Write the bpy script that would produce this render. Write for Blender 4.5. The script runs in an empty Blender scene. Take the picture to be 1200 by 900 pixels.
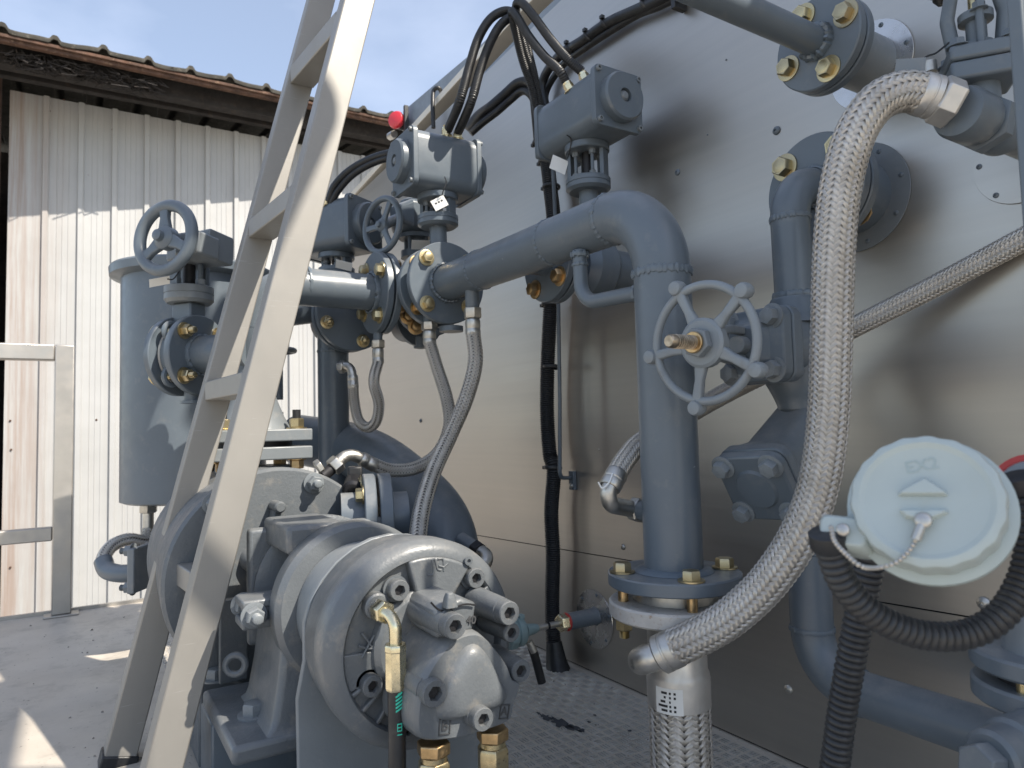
import bpy, bmesh, math, random
from math import sin, cos, pi, radians, sqrt, atan2
from mathutils import Vector as V, Matrix
random.seed(7)
S = bpy.context.scene
COL = S.collection
# ------------------------------------------------------------------ camera
AZ, PITCH, ROLL, F = radians(31.8), radians(3.6), radians(1.5), 824.0
_f0 = V((-cos(AZ), sin(AZ), 0))
R0 = V((sin(AZ), cos(AZ), 0))
FW = (_f0 * cos(PITCH) + V((0, 0, 1)) * sin(PITCH)).normalized()
UP0 = R0.cross(FW)
UPV = UP0 * cos(ROLL) + R0 * sin(ROLL)
RT = R0 * cos(ROLL) - UP0 * sin(ROLL)
cam = bpy.data.cameras.new('camera')
cam.sensor_width = 36
cam.lens = F / 1200 * 36
cam.clip_start, cam.clip_end = 0.02, 2000
cam.dof.use_dof = True
cam.dof.focus_distance = 1.2
cam.dof.aperture_fstop = 9
co = bpy.data.objects.new('camera', cam)
COL.objects.link(co)
co.matrix_world = Matrix(((RT.x, UPV.x, -FW.x, 0), (RT.y, UPV.y, -FW.y, 0), (RT.z, UPV.z, -FW.z, 0), (0, 0, 0, 1)))
S.camera = co
# ------------------------------------------------------------------ light
SUN = V((0.80, 0.42, 1.0)).normalized()
w = bpy.data.worlds.new('World'); S.world = w; w.use_nodes = True
nt = w.node_tree
sky = nt.nodes.new('ShaderNodeTexSky'); sky.sky_type = 'NISHITA'; sky.sun_disc = False
sky.sun_elevation = math.asin(SUN.z)
sky.sun_rotation = atan2(SUN.x, SUN.y)
sky.air_density, sky.dust_density, sky.ozone_density = 1.0, 0.8, 1.0
bg = nt.nodes['Background']
tc_ = nt.nodes.new('ShaderNodeTexCoord'); mp_ = nt.nodes.new('ShaderNodeMapping'); mp_.inputs['Scale'].default_value = (1.2, 3.0, 6.0)
nt.links.new(tc_.outputs['Generated'], mp_.inputs[0])
cn_ = nt.nodes.new('ShaderNodeTexNoise'); cn_.inputs['Scale'].default_value = 1.6; cn_.inputs['Detail'].default_value = 7
nt.links.new(mp_.outputs[0], cn_.inputs['Vector'])
cr_ = nt.nodes.new('ShaderNodeMapRange'); cr_.inputs[1].default_value = .42; cr_.inputs[2].default_value = .78; cr_.inputs[3].default_value = .2; cr_.inputs[4].default_value = .42
nt.links.new(cn_.outputs[0], cr_.inputs[0])
cm_ = nt.nodes.new('ShaderNodeMix'); cm_.data_type = 'RGBA'; cm_.inputs[7].default_value = (5.6, 6.3, 7.9, 1)     # thin high cloud
nt.links.new(cr_.outputs[0], cm_.inputs[0]); nt.links.new(sky.outputs[0], cm_.inputs[6])
nt.links.new(cm_.outputs[2], bg.inputs[0]); bg.inputs[1].default_value = 0.128
sl = bpy.data.lights.new('sun', 'SUN'); sl.energy = 4.8; sl.angle = radians(0.5); sl.color = (1, .94, .85)
so = bpy.data.objects.new('sun', sl); COL.objects.link(so)
so.rotation_euler = SUN.to_track_quat('Z', 'Y').to_euler(); so.location = (0, 0, 30)
S.view_settings.view_transform = 'Standard'; S.view_settings.look = 'None'
S.view_settings.use_white_balance = True; S.view_settings.white_balance_temperature = 6800
S.view_settings.exposure = 0.72; S.view_settings.gamma = 1

# ------------------------------------------------------------------ pixel -> point helpers (photograph's 1200x900 grid)
def ray(px, py): return FW + RT * ((px - 600) / F) + UPV * ((450 - py) / F)
def P(px, py, d): return ray(px, py) * d
def PX(px, py, x): r = ray(px, py); return r * (x / r.x)
def PY(px, py, y): r = ray(px, py); return r * (y / r.y)
def PZ(px, py, z): r = ray(px, py); return r * (z / r.z)
XA, YA, ZA = V((1, 0, 0)), V((0, 1, 0)), V((0, 0, 1))

# ------------------------------------------------------------------ materials
def new_mat(name):
    m = bpy.data.materials.new(name); m.use_nodes = True
    return m, m.node_tree, m.node_tree.nodes['Principled BSDF']
def node(t, kind, **kw):
    n = t.nodes.new('ShaderNode' + kind)
    for k, v in kw.items():
        if isinstance(v, (int, float, tuple, list)) and k in n.inputs: n.inputs[k].default_value = v
        else: setattr(n, k, v)
    return n
def ramp(t, fac, stops):
    r = t.nodes.new('ShaderNodeValToRGB'); e = r.color_ramp.elements
    while len(e) < len(stops): e.new(.5)
    for el, (p, c) in zip(e, stops):
        el.position = p; el.color = (c, c, c, 1) if isinstance(c, (int, float)) else (*c, 1)
    t.links.new(fac, r.inputs[0]); return r.outputs[0]
def mix(t, fac, a, b, mode='MIX'):
    m = t.nodes.new('ShaderNodeMix'); m.data_type = 'RGBA'; m.blend_type = mode
    for s, v in ((m.inputs[0], fac), (m.inputs[6], a), (m.inputs[7], b)):
        if isinstance(v, (int, float)): s.default_value = v
        elif isinstance(v, tuple): s.default_value = (*v, 1) if len(v) == 3 else v
        else: t.links.new(v, s)
    return m.outputs[2]
def noise(t, scale, detail=4, rough=.55, coord='Object', stretch=None):
    tc = t.nodes.new('ShaderNodeTexCoord'); out = tc.outputs[coord]
    if stretch:
        mp = t.nodes.new('ShaderNodeMapping'); mp.inputs['Scale'].default_value = stretch
        t.links.new(out, mp.inputs[0]); out = mp.outputs[0]
    n = node(t, 'TexNoise', Scale=scale, Detail=detail, Roughness=rough)
    t.links.new(out, n.inputs['Vector']); return n.outputs[0]
def bump(t, b, h, strength, dist=.001):
    n = node(t, 'Bump', Strength=strength, Distance=dist)
    t.links.new(h, n.inputs['Height'])
    old = b.inputs['Normal'].links
    if old: t.links.new(old[0].from_socket, n.inputs['Normal'])
    t.links.new(n.outputs[0], b.inputs['Normal'])
def plain(name, col, rough=.5, metal=0, var=.15, vs=9, bmp=.1, bs=120, rv=.12, dirt=None, coat=0, scr=0, stretch=None, lit_dust=0, rnd=0, chips=None):
    m, t, b = new_mat(name)
    n = noise(t, vs, 5)
    f = ramp(t, n, [(.3, 0), (.7, 1)])
    c = mix(t, f, tuple(x * (1 - var) for x in col), tuple(min(1, x * (1 + var)) for x in col))
    if dirt:
        d = ramp(t, noise(t, vs * 2.7, 7, .7), [(.56, 0), (.7, 1)])
        dm = t.nodes.new('ShaderNodeMath'); dm.operation = 'MULTIPLY'; dm.inputs[1].default_value = dirt[1]
        t.links.new(d, dm.inputs[0]); c = mix(t, dm.outputs[0], c, dirt[0])
    if scr:
        s = ramp(t, noise(t, 60, 3, .8, stretch=(1, .12, 3)), [(.66, 0), (.72, 1)])
        sm = t.nodes.new('ShaderNodeMath'); sm.operation = 'MULTIPLY'; sm.inputs[1].default_value = scr
        t.links.new(s, sm.inputs[0]); c = mix(t, sm.outputs[0], c, (.55, .55, .54))
    if rnd:                                    # each piece a little different
        oi = t.nodes.new('ShaderNodeObjectInfo')
        c = mix(t, ramp(t, oi.outputs['Random'], [(0, 0), (1, rnd)]), c, (.30, .25, .19))
    if chips:                                  # small knocks through the paint
        c = mix(t, ramp(t, noise(t, chips[1], 5, .62), [(.735, 0), (.75, .85)]), c, chips[0])
    if lit_dust:                                   # dusty tone on up-facing faces, also painting the tops paler as if lit
        ge = t.nodes.new('ShaderNodeNewGeometry'); sx = t.nodes.new('ShaderNodeSeparateXYZ'); t.links.new(ge.outputs['Normal'], sx.inputs[0])
        up = ramp(t, sx.outputs[2], [(.35, 0), (.95, lit_dust)])
        dn = ramp(t, noise(t, 24, 6, .7), [(.35, .25), (.65, 1)])
        ml = t.nodes.new('ShaderNodeMath'); ml.operation = 'MULTIPLY'; t.links.new(up, ml.inputs[0]); t.links.new(dn, ml.inputs[1])
        c = mix(t, ml.outputs[0], c, (.36, .34, .31))
    t.links.new(c, b.inputs['Base Color'])
    r = ramp(t, noise(t, vs * 3, 4), [(.3, max(.03, rough - rv)), (.7, min(1, rough + rv))])
    t.links.new(r, b.inputs['Roughness'])
    b.inputs['Metallic'].default_value = metal
    b.inputs['Coat Weight'].default_value = coat; b.inputs['Coat Roughness'].default_value = .25
    if bmp: bump(t, b, noise(t, bs, 3, .6, stretch=stretch), bmp)
    return m
M = {}
M['paint'] = plain('blue_grey_paint', (.106, .131, .156), .38, var=.07, bmp=.12, bs=60, rv=.08, dirt=((.24, .235, .22), .22), coat=.15, lit_dust=.4, chips=((.30, .31, .31), 55))
M['paint2'] = plain('grey_machine_paint', (.165, .185, .20), .42, var=.08, bmp=.25, bs=170, rv=.1, dirt=((.33, .31, .28), .3), coat=.12, lit_dust=.3, chips=((.07, .065, .06), 60))
M['cast'] = plain('rough_cast_paint', (.112, .126, .138), .45, var=.1, bmp=.8, bs=170, rv=.12, dirt=((.28, .26, .23), .35), coat=.2, lit_dust=.22, chips=((.06, .055, .05), 42))
M['cast_light'] = plain('light_cast_paint', (.110, .122, .132), .42, var=.1, bmp=.6, bs=200, rv=.12, dirt=((.29, .26, .22), .45), coat=.25, lit_dust=.22, chips=((.06, .055, .05), 45))
M['wheel'] = plain('wheel_grey_paint', (.20, .225, .245), .4, var=.1, bmp=.3, bs=150, dirt=((.12, .10, .09), .35))
M['weld'] = plain('painted_weld', (.112, .14, .168), .38, var=.1, bmp=.5, bs=300, coat=.15)
M['brass'] = plain('yellow_zinc', (.60, .50, .29), .34, 1, var=.25, vs=60, bmp=.15, bs=500, dirt=((.25, .16, .06), .5), rnd=.45)
M['copper'] = plain('orange_zinc', (.52, .36, .19), .38, 1, var=.25, vs=60, bmp=.15, bs=500)
M['steel'] = plain('bright_steel', (.54, .52, .48), .42, 1, var=.15, vs=40, bmp=.1, bs=300)
M['darksteel'] = plain('dark_socket', (.035, .035, .038), .5, .6, var=.3, bmp=0)
M['black'] = plain('black_rubber', (.017, .018, .020), .42, var=.25, vs=20, bmp=.15, bs=260, dirt=((.07, .068, .063), .35))
M['blackfade'] = plain('dusty_black_plastic', (.026, .027, .029), .45, var=.3, vs=14, bmp=.1, bs=200, dirt=((.12, .115, .105), .4))
M['alu'] = plain('mill_aluminium', (.29, .279, .258), .48, .35, var=.06, vs=5, bmp=.12, bs=40, rv=.07, stretch=(8, 8, .5), scr=.3)
M['rail'] = plain('satin_handrail', (.42, .40, .37), .42, .7, var=.1, vs=8, bmp=.1, bs=60)
M['trim'] = plain('cream_trim', (.66, .62, .54), .45, .1, var=.08, bmp=.05)
M['greyplate'] = plain('grey_top_plate', (.20, .235, .275), .45, .1, var=.08, bmp=.05)
M['red'] = plain('red_plastic', (.62, .03, .045), .35, var=.1, bmp=0, coat=.3)
M['redpaint'] = plain('red_sealant', (.45, .045, .035), .5, var=.2, bmp=.4)
M['cap'] = plain('pale_green_enamel', (.405, .462, .452), .42, var=.06, vs=12, bmp=.15, bs=110, dirt=((.40, .41, .34), .4), coat=.15)
M['headgreen'] = plain('dusty_green_enamel', (.27, .37, .38), .45, var=.1, vs=14, bmp=.2, bs=150)
M['tag'] = plain('white_tag', (.72, .72, .70), .5, var=.06, bmp=0)
M['ink'] = plain('black_ink', (.02, .02, .022), .6, var=.1, bmp=0)
M['green_ink'] = plain('green_ink', (.03, .50, .36), .5, var=.15, bmp=0)
M['gasket'] = plain('green_gasket', (.02, .16, .16), .6, var=.2, bmp=0)
M['whiterust'] = plain('worn_white_primer', (.46, .44, .41), .5, var=.12, vs=38, bmp=.4, bs=200, dirt=((.26, .15, .08), .85))
M['collar'] = plain('satin_pipe_collar', (.56, .54, .51), .42, .7, var=.1, vs=20, bmp=.15, bs=150)
M['concrete'] = plain('concrete_yard', (.40, .37, .32), .9, var=.18, vs=.7, bmp=.5, bs=30, rv=.05)

def m_wall():
    m, t, b = new_mat('satin_stainless_sheet')
    n = noise(t, 3, 3, .5, stretch=(.35, 1, 30))
    big = noise(t, 1.3, 4, .5)
    c = mix(t, ramp(t, big, [(.3, 0), (.7, 1)]), (.475, .446, .405), (.535, .505, .463))
    c = mix(t, ramp(t, n, [(.35, 0), (.65, .3)]), c, (.44, .42, .39))
    spots = ramp(t, noise(t, 34, 5, .6), [(.72, 0), (.77, .3)])
    c = mix(t, spots, c, (.38, .34, .28))
    t.links.new(c, b.inputs['Base Color'])
    b.inputs['Metallic'].default_value = .93
    b.inputs['Anisotropic'].default_value = .3
    t.links.new(ramp(t, noise(t, 5, 4, .6, stretch=(.3, 1, 6)), [(.3, .34), (.7, .40)]), b.inputs['Roughness'])
    bump(t, b, noise(t, 130, 2, .5, stretch=(.03, 1, 3)), .02, .0006)
    bump(t, b, noise(t, 2.0, 1, .4), .08, .008)
    return m
M['wall'] = m_wall()
M['disc'] = plain('stainless_disc', (.58, .56, .54), .25, .95, var=.05, vs=12, bmp=.06, bs=60)

def m_braid():
    m, t, b = new_mat('braided_wire')
    tc = t.nodes.new('ShaderNodeTexCoord')
    sp = t.nodes.new('ShaderNodeSeparateXYZ'); t.links.new(tc.outputs['UV'], sp.inputs[0])
    mm = t.nodes.new('ShaderNodeMath'); mm.operation = 'MULTIPLY'; mm.inputs[1].default_value = 2 * pi * 6
    t.links.new(sp.outputs[0], mm.inputs[0])
    sn = t.nodes.new('ShaderNodeMath'); sn.operation = 'SINE'; t.links.new(mm.outputs[0], sn.inputs[0])
    bump(t, b, sn.outputs[0], .55, .0006)
    c = mix(t, ramp(t, noise(t, 30, 4), [(.3, 0), (.7, 1)]), (.68, .635, .575), (.80, .765, .71))
    c = mix(t, ramp(t, noise(t, 16, 5, .65), [(.5, 0), (.72, .55)]), c, (.46, .41, .34))
    c = mix(t, ramp(t, sn.outputs[0], [(0, .4), (.35, 0)]), c, (.42, .39, .35))
    t.links.new(c, b.inputs['Base Color'])
    b.inputs['Metallic'].default_value = .8; b.inputs['Roughness'].default_value = .32
    return m
M['braid'] = m_braid()
M['braidcore'] = plain('braid_core', (.075, .07, .065), .6, .5, var=.2, bmp=0)

def m_shed():
    m, t, b = new_mat('old_white_sheet')
    c = mix(t, ramp(t, noise(t, 1.6, 5, .6), [(.3, 0), (.7, 1)]), (.36, .364, .362), (.425, .43, .428))
    st = ramp(t, noise(t, 9, 6, .65, stretch=(1, 3.6, .05)), [(.54, 0), (.8, .45)])
    c = mix(t, st, c, (.36, .33, .29))
    sp = t.nodes.new('ShaderNodeSeparateXYZ'); tc = t.nodes.new('ShaderNodeTexCoord')
    t.links.new(tc.outputs['Object'], sp.inputs[0])
    # old rust and grime run down the corner sheet (by the building's left edge)
    mr = t.nodes.new('ShaderNodeMapRange'); mr.inputs[1].default_value = -.05; mr.inputs[2].default_value = .42
    mr.inputs[3].default_value = 1; mr.inputs[4].default_value = 0
    t.links.new(sp.outputs[1], mr.inputs[0])
    rn = ramp(t, noise(t, 6, 7, .7, stretch=(1, 3.2, .12)), [(.36, 0), (.62, 1)])
    k = t.nodes.new('ShaderNodeMath'); k.operation = 'MULTIPLY'
    t.links.new(mr.outputs[0], k.inputs[0]); t.links.new(rn, k.inputs[1])
    c = mix(t, k.outputs[0], c, (.25, .175, .135))
    dots = ramp(t, noise(t, 30, 4, .6), [(.74, 0), (.78, .7)])
    c = mix(t, dots, c, (.16, .11, .08))
    t.links.new(c, b.inputs['Base Color']); b.inputs['Roughness'].default_value = .55
    bump(t, b, noise(t, 40, 4, .6), .15, .002)
    bump(t, b, noise(t, 2.5, 2, .5), .3, .02)
    return m
M['shed'] = m_shed()
M['rust'] = plain('rusty_angle', (.085, .045, .03), .85, .1, var=.45, vs=14, bmp=.6, bs=90, dirt=((.30, .20, .13), .7))
M['roof'] = plain('mossy_roof', (.05, .047, .04), .9, var=.35, vs=10, bmp=.9, bs=45, dirt=((.25, .23, .19), .6))
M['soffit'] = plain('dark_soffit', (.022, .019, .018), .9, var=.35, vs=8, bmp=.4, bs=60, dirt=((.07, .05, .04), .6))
M['dkpanel'] = plain('brown_column', (.085, .05, .038), .8, .1, var=.4, vs=8, bmp=.4, bs=80)

def m_deck():
    m, t, b = new_mat('worn_chequer_steel')
    c = mix(t, ramp(t, noise(t, 2.2, 7, .65), [(.3, 0), (.7, 1)]), (.47, .425, .365), (.60, .55, .48))
    c = mix(t, ramp(t, noise(t, 7, 8, .7), [(.52, 0), (.72, .65)]), c, (.27, .245, .21))
    c = mix(t, ramp(t, noise(t, 90, 3, .6), [(.66, 0), (.72, .7)]), c, (.16, .14, .12))
    t.links.new(c, b.inputs['Base Color'])
    b.inputs['Metallic'].default_value = .1
    t.links.new(ramp(t, noise(t, 9, 5), [(.3, .45), (.7, .62)]), b.inputs['Roughness'])
    bump(t, b, noise(t, 150, 4, .7), .35, .001)
    return m
M['deck'] = m_deck()
M['tread'] = plain('worn_tread_steel', (.50, .49, .47), .38, .5, var=.12, vs=12, bmp=.15, bs=200, dirt=((.30, .27, .23), .6))
M['spill'] = plain('dark_paint_spill', (.045, .055, .07), .4, var=.2, bmp=.2)
M['oil'] = plain('dry_dirt', (.23, .205, .17), .5, var=.3, vs=20, bmp=.2)

# ------------------------------------------------------------------ mesh builder
def basis(axis, ref=None):
    z = V(axis).normalized()
    r = V(ref) if ref is not None else (ZA if abs(z.z) < .9 else XA)
    x = (r - z * r.dot(z)).normalized()
    return x, z.cross(x), z
def catmull(pts, n=10):
    pts = [V(p) for p in pts]
    q = [pts[0] * 2 - pts[1]] + pts + [pts[-1] * 2 - pts[-2]]
    out = []
    for i in range(1, len(q) - 2):
        a, b, c, d = q[i - 1:i + 3]
        for k in range(n):
            s = k / n
            out.append(.5 * ((2 * b) + (c - a) * s + (2 * a - 5 * b + 4 * c - d) * s * s + (3 * b - a - 3 * c + d) * s ** 3))
    out.append(pts[-1]); return out
def resample(pts, step):
    L = [0]
    for a, b in zip(pts, pts[1:]): L.append(L[-1] + (b - a).length)
    n = max(2, int(L[-1] / step)); out = []; j = 0
    for i in range(n + 1):
        s = L[-1] * i / n
        while j < len(L) - 2 and L[j + 1] < s: j += 1
        f = (s - L[j]) / max(1e-9, L[j + 1] - L[j])
        out.append(pts[j].lerp(pts[j + 1], min(1, max(0, f))))
    return out
def frames(pts):
    T = [(pts[min(i + 1, len(pts) - 1)] - pts[max(i - 1, 0)]).normalized() for i in range(len(pts))]
    x, y, _ = basis(T[0]); fr = []
    for i, t in enumerate(T):
        x = (x - t * x.dot(t)).normalized(); y = t.cross(x); fr.append((x, y, t))
    return fr
def fillet(pts, r, n=8):
    """polyline with rounded corners"""
    pts = [V(p) for p in pts]; out = [pts[0]]
    for a, b, c in zip(pts, pts[1:], pts[2:]):
        u, w_ = (a - b).normalized(), (c - b).normalized()
        ang = u.angle(w_); k = min(r / math.tan(ang / 2), (a - b).length * .98, (c - b).length * .98)
        rr = k * math.tan(ang / 2)
        ctr = b + (u + w_).normalized() * (rr / sin(ang / 2))
        p0, p1 = b + u * k - ctr, b + w_ * k - ctr
        tot = p0.angle(p1); ax = p0.cross(p1).normalized()
        for i in range(n + 1): out.append(ctr + Matrix.Rotation(tot * i / n, 3, ax) @ p0)
    out.append(pts[-1]); return out
class MB:
    def __init__(s): s.v = []; s.f = []; s.uv = None
    def add(s, v, f):
        o = len(s.v); s.v += [V(a) for a in v]; s.f += [tuple(i + o for i in q) for q in f]; return s
    def rings(s, rings, cap=(True, True), closed=True):
        n = len(rings[0]); v = [p for r in rings for p in r]; f = []
        for i in range(len(rings) - 1):
            for k in range(n if closed else n - 1):
                k2 = (k + 1) % n
                f.append((i * n + k, i * n + k2, (i + 1) * n + k2, (i + 1) * n + k))
        if cap[0]: f.append(tuple(range(n - 1, -1, -1)))
        if cap[1]: f.append(tuple((len(rings) - 1) * n + k for k in range(n)))
        return s.add(v, f)
    def lathe(s, c, axis, prof, seg=40, cap=(True, True), ref=None):
        x, y, z = basis(axis, ref); c = V(c)
        return s.rings([[c + z * h + (x * cos(2 * pi * k / seg) + y * sin(2 * pi * k / seg)) * max(r, 1e-5) for k in range(seg)] for r, h in prof], cap)
    def cyl(s, a, b, r, seg=32, r2=None, ch=0):
        a, b = V(a), V(b); L = (b - a).length; r2 = r if r2 is None else r2
        pr = [(r, 0), (r2, L)] if not ch else [(r - ch, 0), (r, ch), (r2, L - ch), (r2 - ch, L)]
        return s.lathe(a, b - a, pr, seg)
    def tube(s, pts, r, seg=24, cap=(True, True)):
        pts = [V(p) for p in pts]; fr = frames(pts)
        rf = r if callable(r) else (lambda i: r)
        return s.rings([[p + (x * cos(2 * pi * k / seg) + y * sin(2 * pi * k / seg)) * rf(i) for k in range(seg)] for i, (p, (x, y, t)) in enumerate(zip(pts, fr))], cap)
    def torus(s, c, axis, R, r, seg=48, rs=14, ell=1.0):
        x, y, z = basis(axis); c = V(c); v = []; f = []
        for i in range(seg):
            a = 2 * pi * i / seg; d = x * cos(a) + y * sin(a)
            for k in range(rs):
                b = 2 * pi * k / rs; v.append(c + d * (R + r * cos(b)) + z * (r * ell * sin(b)))
        for i in range(seg):
            for k in range(rs):
                f.append((i * rs + k, ((i + 1) % seg) * rs + k, ((i + 1) % seg) * rs + (k + 1) % rs, i * rs + (k + 1) % rs))
        return s.add(v, f)
    def weld(s, c, axis, R, r=.0035, seg=90, a0=0, a1=2 * pi):
        x, y, z = basis(axis); c = V(c); pts = []; rs = 7; v = []; f = []
        full = abs(a1 - a0 - 2 * pi) < 1e-6; n = seg if full else seg + 1
        ph = random.random() * 9
        for i in range(n):
            a = a0 + (a1 - a0) * i / seg; d = x * cos(a) + y * sin(a)
            q = r * (1 + .22 * sin(a * 31 + ph) + .14 * sin(a * 13 + 2 * ph) + random.uniform(-.1, .1)); sh = random.uniform(-.25, .25) * r
            for k in range(rs):
                b = 2 * pi * k / rs; v.append(c + d * (R + q * cos(b) * .8) + z * (q * 1.4 * sin(b) + sh))
        for i in range(n if full else n - 1):
            for k in range(rs):
                j = (i + 1) % n; f.append((i * rs + k, j * rs + k, j * rs + (k + 1) % rs, i * rs + (k + 1) % rs))
        return s.add(v, f)
    def box(s, c, size, ax=None):
        c = V(c); x, y, z = ax if ax else (XA, YA, ZA); a, b, d = (q / 2 for q in size)
        v = [c + x * (a * i) + y * (b * j) + z * (d * k) for i in (-1, 1) for j in (-1, 1) for k in (-1, 1)]
        return s.add(v, [(0, 1, 3, 2), (4, 6, 7, 5), (0, 4, 5, 1), (2, 3, 7, 6), (0, 2, 6, 4), (1, 5, 7, 3)])
    def b2(s, lo, hi):
        lo, hi = V(lo), V(hi); return s.box((lo + hi) / 2, [abs(q) for q in (hi - lo)])
    def prism(s, poly, ext):
        poly = [V(p) for p in poly]; e = V(ext)
        return s.rings([poly, [p + e for p in poly]])
    def loft(s, polys, cap=(True, True)): return s.rings([[V(p) for p in q] for q in polys], cap)
def mesh_of(name, mb, mat, off=None, smooth=35):
    me = bpy.data.meshes.new(name)
    o = V(off) if off is not None else V((0, 0, 0))
    me.from_pydata([tuple(p - o) for p in mb.v], [], mb.f); me.validate()
    if mb.uv is not None and len(mb.uv) == len(me.vertices):
        uv = me.uv_layers.new(name='UVMap')
        vi = [0] * len(me.loops); me.loops.foreach_get('vertex_index', vi)
        uv.data.foreach_set('uv', [q for i in vi for q in mb.uv[i]])
    bm = bmesh.new(); bm.from_mesh(me); bmesh.ops.recalc_face_normals(bm, faces=bm.faces); bm.to_mesh(me); bm.free()
    me.materials.append(M[mat] if isinstance(mat, str) else mat)
    if smooth:
        me.shade_smooth(); me.set_sharp_from_angle(angle=radians(smooth))
    return me
class Thing:
    def __init__(s, name, label, cat, loc, group=None, kind=None):
        s.e = bpy.data.objects.new(name, None); COL.objects.link(s.e); s.loc = V(loc); s.e.location = s.loc
        s.e.empty_display_size = .05
        s.e['label'] = label; s.e['category'] = cat
        if group: s.e['group'] = group
        if kind: s.e['kind'] = kind
    def part(s, name, mb, mat, parent=None, bevel=0, kind=None, label=None, smooth=35, sub=0, seg=2):
        o = bpy.data.objects.new(name, mesh_of(name, mb, mat, s.loc, smooth)); COL.objects.link(o)
        o.parent = parent or s.e
        if bevel:
            b = o.modifiers.new('bevel', 'BEVEL'); b.width = bevel; b.segments = seg; b.limit_method = 'ANGLE'; b.angle_limit = radians(40); b.harden_normals = False
        if sub:
            b = o.modifiers.new('sub', 'SUBSURF'); b.levels = sub; b.render_levels = sub
        if kind: o['kind'] = kind
        if label: o['label'] = label
        return o
    def inst(s, name, me, pos, axis, roll=0, parent=None, scale=1):
        o = bpy.data.objects.new(name, me); COL.objects.link(o); o.parent = parent or s.e
        x, y, z = basis(axis)
        x2 = x * cos(roll) + y * sin(roll); y2 = z.cross(x2)
        m = Matrix(((x2.x, y2.x, z.x), (x2.y, y2.y, z.y), (x2.z, y2.z, z.z))).to_4x4()
        o.matrix_local = Matrix.Translation(V(pos) - s.loc) @ m @ Matrix.Scale(scale, 4)
        return o
def setting(name, mb, mat, kind='structure', label=None, cat=None, smooth=35):
    o = bpy.data.objects.new(name, mesh_of(name, mb, mat, None, smooth)); COL.objects.link(o); o['kind'] = kind
    if label: o['label'] = label; o['category'] = cat
    return o
# ---- shared fastener meshes (axis +Z, base at z=0), unit: across-flats = 1
def hexring(af, z, ch=0): r = af / sqrt(3) ; return [V((cos(pi / 3 * k + pi / 6) * r, sin(pi / 3 * k + pi / 6) * r, z)) for k in range(6)]
def fast(kind, mat):
    b = MB()
    if kind == 'bolt':
        b.lathe((0, 0, 0), ZA, [(.80, 0), (.80, .09), (.76, .1)], 24)
        b.rings([hexring(1, .1), hexring(1, .55), hexring(.9, .64)])
        b.lathe((0, 0, .64), ZA, [(.40, 0), (.36, .015)], 18)
    elif kind == 'nut':
        b.lathe((0, 0, 0), ZA, [(.78, 0), (.78, .09), (.74, .1)], 24)
        b.rings([hexring(.9, .1), hexring(1, .16), hexring(1, .74), hexring(.86, .82)])
        pr = []
        for i in range(9): pr += [(.31, .82 + i * .06), (.275, .85 + i * .06)]
        b.lathe((0, 0, 0), ZA, pr + [(.2, .82 + 9 * .06)], 18)
    elif kind == 'screw':                       # socket cap screw, head dia 1
        b.lathe((0, 0, 0), ZA, [(.5, 0), (.5, .5), (.46, .56), (.36, .56)], 28, cap=(True, False))
        o = len(b.v)
        n = 28; top = list(range(o - n, o))
        hx = [V((cos(2 * pi * k / n), sin(2 * pi * k / n), 0)) for k in range(n)]
        def hr(a):
            a = (a % (pi / 3)) - pi / 6; return .25 / cos(a)
        r1 = [V((q.x * hr(2 * pi * k / n), q.y * hr(2 * pi * k / n), .56)) for k, q in enumerate(hx)]
        r2 = [V((p.x * .96, p.y * .96, .25)) for p in r1]
        b.v += r1 + r2
        for k in range(n):
            k2 = (k + 1) % n
            b.f.append((top[k], top[k2], o + k2, o + k)); b.f.append((o + k, o + k2, o + n + k2, o + n + k))
        b.f.append(tuple(o + n + k for k in range(n)))
    elif kind == 'rivet':
        b.lathe((0, 0, 0), ZA, [(.5, 0), (.48, .1), (.38, .2), (.16, .27), (.15, .12), (.02, .12)], 20)
    return mesh_of(kind, b, mat, None, 30)
FM = {}
def pan_mesh():
    b = MB().lathe((0, 0, 0), ZA, [(.5, 0), (.5, .08), (.42, .2), (.25, .26), (.02, .28)], 24)
    return mesh_of('screw', b, 'steel', None, 50)
FM[('pan', 'steel')] = pan_mesh()
def fm(kind, mat):
    if (kind, mat) not in FM: FM[(kind, mat)] = fast(kind, mat)
    return FM[(kind, mat)]
def bolts(T, c, axis, pcd, n, af, mat='brass', kind='bolt', phase=0, parent=None, name=None, skip=()):
    x, y, z = basis(axis); c = V(c)
    for k in range(n):
        if k in skip: continue
        a = phase + 2 * pi * k / n
        T.inst(name or kind, fm(kind, mat), c + (x * cos(a) + y * sin(a)) * pcd / 2, axis, random.random() * 1.0, parent, af)
def flange(T, c, axis, od, th, mat='paint', name='flange', parent=None, bore=None, ch=.002, face=0):
    b = MB(); r = od / 2
    pr = [(r - ch, 0), (r, ch), (r, th - ch), (r - ch, th)]
    if face: pr += [(face, th), (face - .001, th + .003)]
    b.lathe(c, axis, pr, 72)
    return T.part(name, b, mat, parent)
def bolted(T, c, axis, pcd, L, n, af, phase=0, mat='brass', back='nut'):
    """flange pair fasteners: heads at c facing axis, nuts at c - axis*L"""
    z = V(axis).normalized()
    bolts(T, c, axis, pcd, n, af, mat, 'bolt', phase)
    x, y, _ = basis(axis)
    for k in range(n):
        a = phase + 2 * pi * k / n; p = V(c) + (x * cos(a) + y * sin(a)) * pcd / 2
        T.part('stud', MB().cyl(p, p - z * L, af * .3, 10), 'copper')
        T.inst('nut', fm('nut', 'copper' if mat == 'brass' else mat), p - z * L, -z, random.random(), None, af)
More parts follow.
